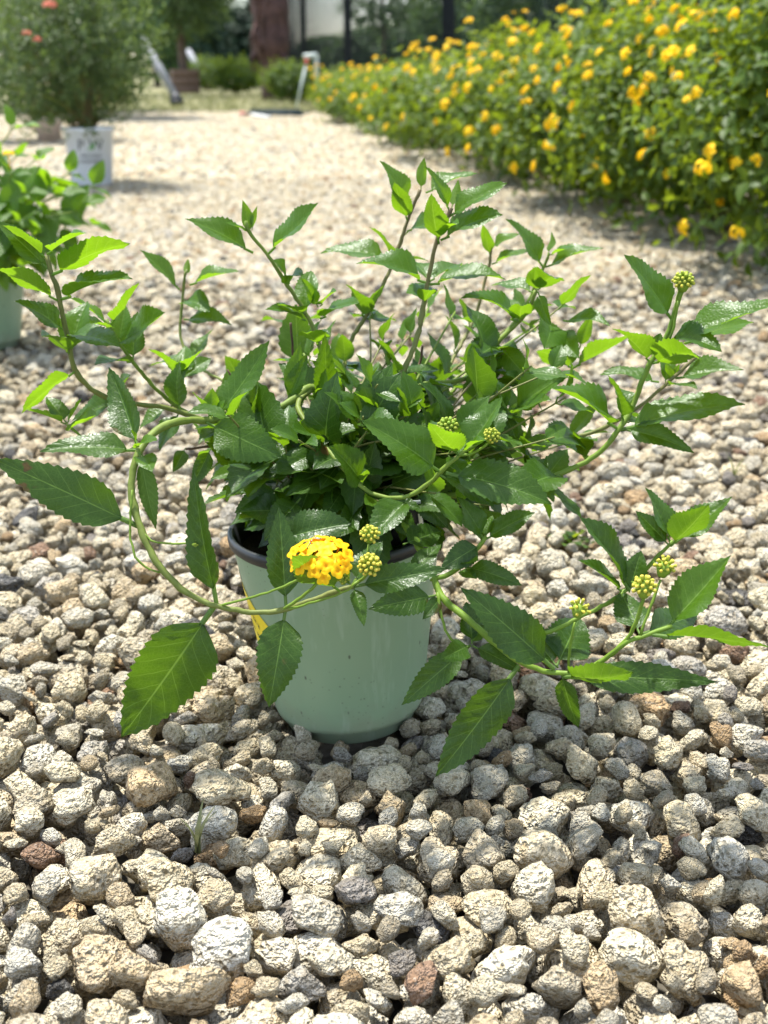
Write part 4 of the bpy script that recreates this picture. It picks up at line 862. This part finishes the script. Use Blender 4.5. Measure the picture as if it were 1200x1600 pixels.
# shared far flower head
ffm = MB(); r = random.Random(9)
FFS = []
for vn in range(5):
    ffm = MB()
    for d in dome_dirs((15, 12, 16, 9, 13)[vn], (80, 70, 88, 75, 80)[vn]):
        if r.random() < .12: continue
        floret(ffm, Vector((d.x * .0135, d.y * .0125, d.z * .0075 + r.uniform(-.001, .001))), d + Vector((r.uniform(-.3, .3), r.uniform(-.3, .3), .4)), r.uniform(.0042, .0066), r, 4, r.uniform(.3, 1), 1)
    FFS.append(ffm.mesh('flower_head', M['petal_far']))
def bush(name, label, cat, c, rad3, n, ln, leafL, step, mat, seed, group=None, up=.5, wr=.62, nstem=14, stem_w=.006, flowers=0, fl_mesh=None, fl_scale=1.0, root=None, age=(.1, .8), zmin=.02, facing=None, inner=.35):
    root = Vector(root) if root is not None else Vector((c[0], c[1], 0)); t = thing(name, root); g = np.random.default_rng(seed + 77); rr = random.Random(seed)
    p, d, nn, l, a, tips, td = shoots(c, rad3, n, ln, leafL, step, up, inner, zmin, seed, age)
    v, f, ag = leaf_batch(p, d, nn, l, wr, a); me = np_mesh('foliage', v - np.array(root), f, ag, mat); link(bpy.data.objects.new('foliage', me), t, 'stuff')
    sm = MB(); stems_to(sm, root, tips[g.choice(len(tips), min(nstem, len(tips)), replace=False)] * .9 + np.array(c) * .1, rr, stem_w); sm.build('stems', M['stem'] if cat != 'tree' else M['bark'], t, kind='stuff')
    if flowers:
        w = .35 * (tips[:, 2] - root.z) + .6 * np.array([(-(tt - np.array(c)) @ np.array([.5, .85, 0])) for tt in tips]); w = np.clip(w + 1.1 * np.linalg.norm((tips - np.array(c)) / np.array(rad3), axis=1) - .9, .02, None) ** 2; w /= w.sum()
        w = np.where(tips[:, 2] > .13, w, 0); w /= w.sum()
        for i in g.choice(len(tips), min(flowers, len(tips)), replace=False, p=w):
            o = bpy.data.objects.new('flower_head', fl_mesh or FFS[i % 5]); s = fl_scale * rr.uniform(.75, 1.25); o.scale = (s, s, s); o.location = Vector(tips[i]) - root + Vector(td[i]) * .012
            o.rotation_euler = Vector(td[i]).to_track_quat('Z', 'Y').to_euler(); link(o, t)
    return tag(t, label, cat, group)
# ---- the hedge of yellow lantana: line runs away with slope -0.14 in x per metre
VPX = (320 - 600) / FPX
def hedge_x(c, y): return c + VPX * y
hseed = 30
HB = [(1.66, 3.25, .52, .50, .42, 'tallest of the hedge, at the picture edge'), (1.62, 4.05, .52, .50, .37, 'second plant of the hedge row along the fence'), (1.60, 4.95, .52, .55, .32, 'third plant of the hedge row along the fence'),
      (1.60, 6.0, .50, .6, .28, 'fourth plant of the hedge row along the fence'), (1.58, 7.2, .48, .68, .27, 'fifth plant of the hedge row along the fence'), (1.52, 8.5, .44, .72, .22, 'sixth plant of the hedge row, before the tall fence post'), (1.58, 10.0, .42, .8, .20, 'seventh plant of the hedge row, behind the stacked stakes'), (1.62, 12.0, .42, 1.0, .18, 'plant of the hedge row beside the white pipe stand'), (1.72, 14.5, .45, 1.2, .19, 'last plant of the hedge row, close to the palm trunk')]
for i, (cc, y, rx, ry, hz, where) in enumerate(HB):
    sc = 1.0 if y < 6 else 1.25; n = int(900 * (rx * ry / .25) ** .6 * (1 if y < 6 else .6))
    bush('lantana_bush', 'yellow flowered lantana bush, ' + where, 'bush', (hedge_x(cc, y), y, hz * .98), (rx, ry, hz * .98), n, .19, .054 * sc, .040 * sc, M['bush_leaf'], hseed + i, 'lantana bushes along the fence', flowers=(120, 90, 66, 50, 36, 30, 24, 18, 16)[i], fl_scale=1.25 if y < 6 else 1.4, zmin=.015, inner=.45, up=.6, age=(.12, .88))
# ---- fence
FC = 1.78; SPC = 6.25; posts_y = [3.27, 9.52, 15.7, 22.0, 28.2]
fence = thing('chain_link_fence', (hedge_x(FC, 9.5), 9.5, 0)); tag(fence, 'black coated chain link fence with round posts behind the flowering hedge', 'fence')
for y in posts_y:
    b = MB(); x = hedge_x(FC, y); b.tube([(x, y, -.05), (x, y, 1.9)], .044, .044, 14); b.lathe([(.042, 1.9), (.042, 1.92), (.02, 1.945), (0, 1.95)], (x, y, 0), 14); b.build('post', M['fence_metal'], fence)
b = MB(); b.tube([(hedge_x(FC, 1.0), 1.0, 1.86), (hedge_x(FC, 30), 30, 1.86)], .02, .02, 8); b.build('rail', M['fence_metal'], fence)
b = MB(); FD = Vector((VPX, 1, 0)).normalized(); L_ = 29.0; cell = .075; s = 0.0
def fpt(s, z): return Vector((hedge_x(FC, 1.0) - .045, 1.0, 0)) + FD * s + Vector((0, 0, z))
while s < L_:
    for sg in (-1, 1):
        s0 = s; s1 = s + sg * 1.82; z0_, z1_ = .03, 1.85
        if s1 < 0: z1_ = z0_ + (1.82) * s0 / 1.82; s1 = 0
        if s1 > L_: z1_ = z0_ + (L_ - s0); s1 = L_
        b.tube([fpt(s0, z0_), fpt(s1, z1_)], .0025, .0025, 3, cap=False)
    s += cell * 1.0
b.build('wire_mesh', M['fence_metal'], fence, kind='stuff')
# ---- white pot with shrub
WP = G(144, 288, 0); wp = thing('flower_pot', WP, (0, 0, 0)); RW = .105
b = MB(); b.lathe([(0, .004), (.080, .004), (.083, 0), (.086, .004), (.104, .222), (.111, .224), (.1115, .236), (.107, .238), (.100, .236), (.096, .2)], n=56); b.build('body', M['white_pot'], wp, local=False)
b = MB(); b.lathe([(.1, .212), (.06, .218), (0, .22)], n=32); b.build('soil', M['soil'], wp, local=False)
tag(wp, 'white nursery pot with dark printed letters and a green leaf mark, holding a shrub', 'pot')
def wrap_text(txt, size, zc, name, mat, parent, bold=0.0, xo=0.0, ang=-90.0):
    cu = bpy.data.curves.new('t', 'FONT'); cu.body = txt; cu.size = size; cu.align_x = 'CENTER'; cu.resolution_u = 3; cu.offset = bold; o = bpy.data.objects.new('t', cu); COL.objects.link(o)
    dg = bpy.context.evaluated_depsgraph_get(); me = bpy.data.meshes.new_from_object(o.evaluated_get(dg)); COL.objects.unlink(o)
    bm = bmesh.new(); bm.from_mesh(me); bmesh.ops.subdivide_edges(bm, edges=[e for e in bm.edges if e.calc_length() > .01], cuts=2); 
    for v in bm.verts:
        z = zc + v.co.y; rr_ = .086 + (z - .004) / .218 * .018 + .0008; a_ = rad(ang) + (v.co.x + xo) / rr_; v.co = (rr_ * math.cos(a_), rr_ * math.sin(a_), z)
    bm.to_mesh(me); bm.free(); me.materials.clear(); me.materials.append(mat); me.name = name; return link(bpy.data.objects.new(name, me), parent)
aim = math.degrees(math.atan2(-WP.y, -WP.x)) + 3
wrap_text('P W', .062, .148, 'lettering', M['grey_ink'], wp, .0012, 0, aim); wrap_text('PROVEN', .0235, .116, 'lettering', M['grey_ink'], wp, .0003, 0, aim); wrap_text('WINNERS', .0235, .093, 'lettering', M['grey_ink'], wp, .0003, 0, aim)
b = MB(); lp = []
for k in range(17):
    a_ = k / 16; lp.append((-.012 + .030 * a_, .006 + .024 * a_ + .012 * math.sin(math.pi * a_)))
for k in range(1, 16):
    a_ = 1 - k / 16; lp.append((-.012 + .030 * a_ + .010 * math.sin(math.pi * a_), .006 + .024 * a_ - .006 * math.sin(math.pi * a_)))
vv = []
for (x_, z_) in lp: z = .142 + z_; rr_ = .086 + (z - .004) / .218 * .018 + .0013; a_ = rad(aim) + x_ / rr_; vv.append((rr_ * math.cos(a_), rr_ * math.sin(a_), z))
b.add(vv, [tuple(range(len(vv)))]); b.build('leaf_mark', M['green_ink'], wp, local=False, smooth=False)
rose = MB(); rr0 = random.Random(2)
for d in dome_dirs(12, 95): floret(rose, d * .03, d, .022, rr0, 5, .5, 1)
ROSE = rose.mesh('flower_head', M['rose_petal'])
sh = bush('shrub', 'loose olive green shrub with salmon blooms growing in the white pot', 'shrub', (WP.x - .07, WP.y + .03, .55), (.36, .34, .40), 1150, .15, .034, .026, M['shrub_leaf'], 61, nstem=26, stem_w=.006, root=(WP.x, WP.y, .215), zmin=.16, wr=.5, inner=.15, age=(.1, .9), up=.35)
for (px, py, dy) in ((78, 8, -.25), (42, 52, -.3), (58, 62, -.28), (20, -40, -.2), (120, -60, -.1)):
    o = bpy.data.objects.new('flower_head', ROSE); p_ = P(px, py, WP.y + dy); o.location = p_ - sh.location; s_ = .8 if py < 20 else .5; o.scale = (s_, s_, s_ * .6); link(o, sh)
# ---- beige pot with a second shrub behind
BP = G(78, 222, 0); bp = thing('flower_pot', BP); b = MB(); b.lathe([(0, .004), (.07, .004), (.075, 0), (.092, .14), (.098, .142), (.098, .153), (.092, .155), (.088, .13)], n=40); b.build('body', M['beige_pot'], bp, local=False)
b = MB(); b.lathe([(.09, .14), (.05, .142), (0, .142)], n=24); b.build('soil', M['soil'], bp, local=False); tag(bp, 'beige pot half hidden behind the white pot', 'pot')
bush('shrub', 'hazy grey green shrub standing behind the shrub of the white pot', 'shrub', (BP.x - .12, BP.y + .1, .75), (.55, .5, .5), 900, .17, .045, .034, M['shrub_leaf'], 63, nstem=20, root=(BP.x, BP.y, .14), zmin=.18, wr=.5, inner=.2, age=(.0, .6))
# ---- trees and far things
def tree(name, label, base, height, c, rad3, n, leafL, mat, seed, trunk_r=.08, group=None, ln=.5, up=.3, wr=.6, limbs=7, age=(.1, .7), zmin=.3, inner=.3, cat='tree'):
    base = Vector(base); t = thing(name, base); rr = random.Random(seed); b = MB(); c = Vector(c)
    tp = [base + Vector((0, 0, -.1)), base.lerp(c, .4) + Vector((rr.uniform(-.06, .06), rr.uniform(-.06, .06), 0)) * height * .2, c + Vector((0, 0, rad3[2] * .55))]; pts_ = spline(tp, height / 14); b.tube(pts_, [trunk_r * (1 - .8 * i / len(pts_)) for i in range(len(pts_))], None, 9, .3)
    b.build('trunk', M['bark'], t); b = MB()
    for k in range(limbs):
        q = pts_[int(len(pts_) * rr.uniform(.4, .85))]; a_ = rr.uniform(0, 6.28); e_ = c + Vector((math.cos(a_) * rad3[0], math.sin(a_) * rad3[1], rr.uniform(-.3, .6) * rad3[2])) * .75; b.tube(spline([q, q.lerp(e_, .5) + Vector((0, 0, .08 * height)), e_], height / 10), trunk_r * .4, trunk_r * .1, 6, .3, cap=False)
    b.build('limbs', M['bark'], t)
    p, d, nn, l, a, tips, td = shoots(tuple(c), rad3, n, ln, leafL, leafL * .6, up, inner, zmin, seed, age, lobes=10)
    v, f, ag = leaf_batch(p, d, nn, l, wr, a); link(bpy.data.objects.new('crown', np_mesh('crown', v - np.array(base), f, ag, mat)), t, 'stuff'); return tag(t, label, cat, group)
def at(px, py, Y): p = P(px, py, Y); return p
# boxed tree with props
BT = G(290, 146, 0); BX = Vector((BT.x, BT.y, 0)); pb = thing('planter_box', BX); tag(pb, 'brown wooden planter box at the foot of the propped tree', 'planter')
for k in range(4):
    a_ = k * math.pi / 2 + .3; Rm = Matrix.Rotation(a_, 3, 'Z')
    for j in range(3): b = MB(); b.box(BX + Rm @ Vector((0, -.215, .07 + j * .135)), (.42, .025, .128), Rm); b.build('board', M['box_wood'], pb)
b = MB(); b.box(BX + Vector((0, 0, .2)), (.39, .39, .34), Matrix.Rotation(.3, 3, 'Z')); b.build('soil', M['soil'], pb)
tree('olive_tree', 'pale leaved tree rising from the wooden planter box between two props', (BX.x, BX.y, .36), 3.0, (at(275, -20, BT.y).x, BT.y, 1.9), (.95, .9, 1.05), 1500, .075, M['shrub_leaf'], 71, .09, ln=.35, age=(.1, .6), zmin=.9)
for (x0, y0, x1, y1, dep, lab, w) in ((280, 162, 222, 60, G(280, 162).y, 'grey timber prop with dark foot, leaning before the planter box', .042), (329, 139, 293, 78, G(329, 139).y, 'thin grey timber prop leaning behind the planter box', .05)):
    p0 = P(x0, y0, dep); p1 = P(x1, y1, dep + .25); t = thing('timber_prop', p0); b = MB(); d_ = (p1 - p0).normalized(); R_ = d_.to_track_quat('Z', 'Y').to_matrix(); b.box(p0.lerp(p1, .5), (w * 1.8, w * 1.8, (p1 - p0).length), R_); b.build('pole', M['grey_wood'], t)
    b = MB(); b.box(p0 + Vector((-.03, 0, .02)), (.16, .16, .09)); b.box(p0 + d_ * .08, (w * 2.3, w * 2.3, .1), R_); b.build('foot', M['black'], t); tag(t, lab, 'prop')
tree('cypress_tree', 'tall dark evergreen rising behind the planter box', (at(322, 120, 31).x, 31, 0), 6, (at(322, 120, 31).x, 31, 2.8), (.62, .62, 2.9), 1300, .16, M['conifer_leaf'], 73, .1, ln=.4, up=.9, zmin=.1, inner=.5)
tree('evergreen_tree', 'low dark evergreen filling the gap beside the palm trunk', (at(392, 110, 33).x, 33, 0), 2.4, (at(392, 110, 33).x, 33, .75), (.95, .7, 1.05), 2000, .14, M['conifer_leaf'], 74, .07, ln=.35, up=.8, zmin=.05, inner=.4)
for i, (px, dep, rx, h, lab) in enumerate(((135, 13, .62, 2.6, 'dark leafy tree behind the shrub of the white pot'), (20, 15, 1.3, 3.4, 'grey green tree at the picture edge behind the potted shrubs'), (245, 34, 1.3, 4.2, 'broad green tree far behind the propped tree'))):
    x = at(px, 100, dep).x; tree('leafy_tree', lab, (x, dep, 0), h, (x, dep, h * .55), (rx, rx * .8, h * .5), 1500, .10 + .05 * (dep > 20), M['tree_leaf'], 80 + i, .09, ln=.4, zmin=.15)
tree('evergreen_tree', 'wide dark evergreen mass between the propped tree and the tall dark evergreen', (at(290, 100, 37).x, 37, 0), 3.2, (at(290, 100, 37).x, 37, 1.3), (1.25, 1.0, 1.7), 1800, .17, M['conifer_leaf'], 75, .1, ln=.4, up=.7, zmin=.05, inner=.4)
# palm with brown skirt
PT = G(424, 152); t = thing('palm_tree', PT); b = MB(); k_ = 26; pts_ = [(PT.x + .06 * (z - .3) * .3, PT.y, z) for z in np.linspace(-.05, 3.2, k_)]
rs = [(.15 if z < .55 else .15 + .12 * min(1, (z - .55) / .12)) * (1 + .05 * math.sin(z * 37) + .04 * math.sin(z * 61)) for z in np.linspace(-.05, 3.2, k_)]; b.tube(pts_, rs, None, 18); b.build('trunk', M['palm'], t)
rr = random.Random(12); b = MB()
for k in range(190):
    a_ = rr.uniform(0, 6.28); z = rr.uniform(.5, 3.1); q = Vector((PT.x + .27 * math.cos(a_), PT.y + .27 * math.sin(a_), z)); o_ = Vector((math.cos(a_), math.sin(a_), 0)); b.tube([q - o_ * .05 + Vector((0, 0, .12)), q + o_ * .015, q + o_ * rr.uniform(-.02, .05) - Vector((0, 0, rr.uniform(.1, .22)))], .035, .012, 5)
b.build('boot_skirt', M['palm'], t, kind='stuff')
for k in range(16):
    a_ = k * .393 + rr.uniform(-.1, .1); e_ = rr.uniform(.2, 1.1); o_ = Vector((math.cos(a_), math.sin(a_), 0)); p0 = Vector((PT.x + .05, PT.y, 3.15)); pts_ = [p0 + o_ * (s_ * 1.3) + Vector((0, 0, e_ * s_ * 1.2 - 1.0 * s_ * s_)) for s_ in np.linspace(0, 1, 9)]; b = MB(); b.tube(pts_, .015, .005, 5)
    side_ = o_.cross(Vector((0, 0, 1)))
    for i in range(2, 9):
        for s_ in (-1, 1):
            q = pts_[i]; e2 = q + side_ * s_ * .3 + o_ * .18 - Vector((0, 0, .08)); b.add([q, q + o_ * .03, e2], [(0, 1, 2)], .4)
    b.build('frond', M['tree_leaf'], t)
tag(t, 'thick reddish brown palm trunk with shaggy bark skirt beside the fence', 'tree')
# low shrubs and grass at the end of the gravel
for i, (px, py, rx, h, lab) in enumerate(((366, 146, .45, .28, 'low yellow green shrub in front of the dark evergreen'), (455, 160, .35, .24, 'low green shrub at the foot of the palm trunk'), (318, 140, .5, .3, 'flat green shrub beside the planter box'))):
    p_ = G(px, py); bush('low_shrub', lab, 'shrub', (p_.x, p_.y + .4, h * .9), (rx, rx, h), 500, .16, .07, .05, M['bush_leaf'], 90 + i, nstem=8, age=(.1, .6), zmin=.02)
g = np.random.default_rng(5); n = 4500; gp = np.stack([g.uniform(-4.2, .2, n), 14.2 + g.uniform(0, 1, n) ** 1.5 * 12, np.full(n, -.03)], 1); gd = np.stack([g.normal(0, .5, n), g.normal(0, .5, n), np.ones(n)], 1)
v, f, ag = leaf_batch(gp, gd, g.normal(size=(n, 3)), g.uniform(.04, .10, n), .14, g.uniform(0, 1, n)); go_ = bpy.data.objects.new('grass', np_mesh('grass', v, f, ag, M['grass'])); COL.objects.link(go_); go_['kind'] = 'stuff'; go_['label'] = 'dry rough grass where the gravel path ends'; go_['category'] = 'grass'
# white pipe stand
PS = G(468, 168); Y_ = PS.y; t = thing('pipe_stand', PS); b = MB(); b.tube([P(463, 168, Y_), P(479, 98, Y_ + .1)], .014, .014, 10); b.build('leg', M['white_pipe'], t)
b = MB(); b.tube([P(474, 88, Y_ + .1), P(495, 86, Y_ + .1)], .026, .026, 10); b.build('top_bar', M['white_pipe'], t)
b = MB(); b.tube([P(494, 87, Y_ + .12), P(496, 140, Y_ + .25), G(497, 163)], .024, .024, 10); b.build('leg', M['white_pipe'], t)
b = MB(); b.box(P(479, 96, Y_ + .06), (.05, .05, .06)); b.build('clamp', M['red_paint'], t); tag(t, 'slim white pipe stand with a small red clamp in front of the hedge', 'stand')
# stacked stakes
SK = G(435, 181); t = thing('stake_bundle', SK); rr = random.Random(3)
for k in range(7):
    b = MB(); Rm = Matrix.Rotation(rr.uniform(-.12, .12), 3, 'Z'); b.box(SK + Vector((rr.uniform(-.06, .08), rr.uniform(-.25, .3), .012 + .014 * (k % 3) + .002 * k)), (.46 + rr.uniform(-.05, .1), .045, .02), Rm); b.build('stake', M['stake'], t)
tag(t, 'dark flat stakes lying in a heap on the far gravel', 'stakes')
R0 = G(376, 180); R1 = G(422, 187); t = thing('marker_pole', R0); b = MB(); b.tube([R0 + Vector((0, 0, .02)), R0.lerp(R1, .35) + Vector((0, 0, .02))], .017, .017, 8); b.build('red_end', M['red_paint'], t); b = MB(); b.tube([R0.lerp(R1, .35) + Vector((0, 0, .02)), R1 + Vector((0, 0, .02))], .016, .016, 8); b.build('white_end', M['white_card'], t); tag(t, 'red and white marker pole lying on gravel beside the dark stakes', 'pole')
# trees beyond the fence
BFT = [(508, 60, 1.5, 1.35), (580, 54, 1.5, 1.65), (655, 48, 1.5, 2.05), (745, 40, 1.7, 2.8), (840, 34, 1.9, 4.2), (930, 28, 2.6, 4.4), (1030, 24, 2.4, 4.4), (1120, 20, 2.2, 4.2), (1200, 17, 2.0, 4.2)]
lbl = ['far low tree line piece between the palm and the first fence post', 'far dark tree seen through the fence beside the narrow post', 'dark tree behind the wire, left of the thick fence post', 'dark tree directly behind the thick fence post', 'dark tree behind the wire above the middle of the hedge', 'shaded tree beyond the fence over the yellow flowers', 'dense dark tree beyond the fence above the tallest bushes', 'dark tree close behind the fence', 'dark tree behind the end of the hedge by the picture edge']
for i, (px, dep, rx, h) in enumerate(BFT):
    x = at(px, 100, dep).x; tree('evergreen_tree' if i % 2 else 'leafy_tree', lbl[i], (x, dep, 0), h, (x, dep, h * .5), (rx, rx * .7, h * .52), 1500, .16 + dep * .003, M['conifer_leaf'] if i in (4, 6, 8) else M['tree_leaf'], 110 + i, .1, ln=.5, zmin=.1, inner=.45, group='trees beyond the fence')
x = at(600, 20, 24).x; tree('leafy_tree', 'airy young tree with thin crown seen through the fence', (x, 24, 0), 2.4, (x, 24, 1.55), (.75, .7, .65), 260, .10, M['tree_leaf'], 131, .04, ln=.3, zmin=.6, inner=.2)
# weeds in the gravel
def weed(px, py, n, h, lab, seed, spread=.5, wr=.10):
    p_ = G(px, py, .004); t = thing('grass_tuft', p_); rr = random.Random(seed)
    for k in range(n):
        a_ = rr.uniform(0, 6.28); o_ = Vector((math.cos(a_), math.sin(a_), 0)) * spread * rr.uniform(.3, 1); Ln = h * rr.uniform(.6, 1.1); pts_ = [p_ + Vector((0, 0, -.01)) + (o_ * s_ * s_ + Vector((0, 0, s_ * (1 - .25 * s_)))) * Ln for s_ in np.linspace(0, 1, 7)]
        sd2 = o_.cross(Vector((0, 0, 1))).normalized(); b = MB(); vs_ = []
        for i, q in enumerate(pts_): w_ = Ln * wr * .5 * (1 - (i / 6) ** 1.6) + .0002; vs_ += [q - sd2 * w_, q + Vector((0, 0, -.0006)), q + sd2 * w_]
        b.add(vs_, [(i * 3 + j, i * 3 + j + 1, i * 3 + j + 4, i * 3 + j + 3) for i in range(6) for j in range(2)], rr.uniform(.2, .9)); b.build('blade', M['grass'], t)
    tag(t, lab, 'grass')
weed(308, 1312, 8, .038, 'small grass tuft sprouting from the gravel in front of the pot', 1); weed(1147, 742, 4, .055, 'thin bright grass sprout in gravel beside the right hand stems', 2, .45, .07)
weed(1002, 392, 4, .10, 'slender grass sprout at the foot of the hedge', 3, .3, .06)
for (px, py, nl, lab, sd3, sz) in ((905, 845, 26, 'tiny bright green weed cushion on the gravel', 5, .016), (90, 805, 8, 'small broad leaved seedling beneath the large drooping leaf', 6, .016), (700, 1048, 6, 'small pale seedling beside the green pot', 7, .014)):
    p_ = G(px, py, .0); t = thing('weed', p_); rr = np.random.default_rng(sd3); pp_ = np.array(p_) + np.stack([rr.normal(0, .012, nl), rr.normal(0, .012, nl), rr.uniform(-.006, .006, nl)], 1); dd_ = np.stack([rr.normal(0, 1, nl), rr.normal(0, 1, nl), np.full(nl, .35)], 1)
    v, f, ag = leaf_batch(pp_, dd_, np.tile(np.array([[0, 0, 1.0]]), (nl, 1)), rr.uniform(.6, 1.1, nl) * sz, .9, rr.uniform(.2, .9, nl)); link(bpy.data.objects.new('foliage', np_mesh('foliage', v - np.array(p_), f, ag, M['bush_leaf'])), t, 'stuff')
    b = MB(); b.tube([p_ + Vector((0, 0, -.02)), p_], .001, .001, 5, .9); b.build('stem', M['stem'], t); tag(t, lab, 'weed')
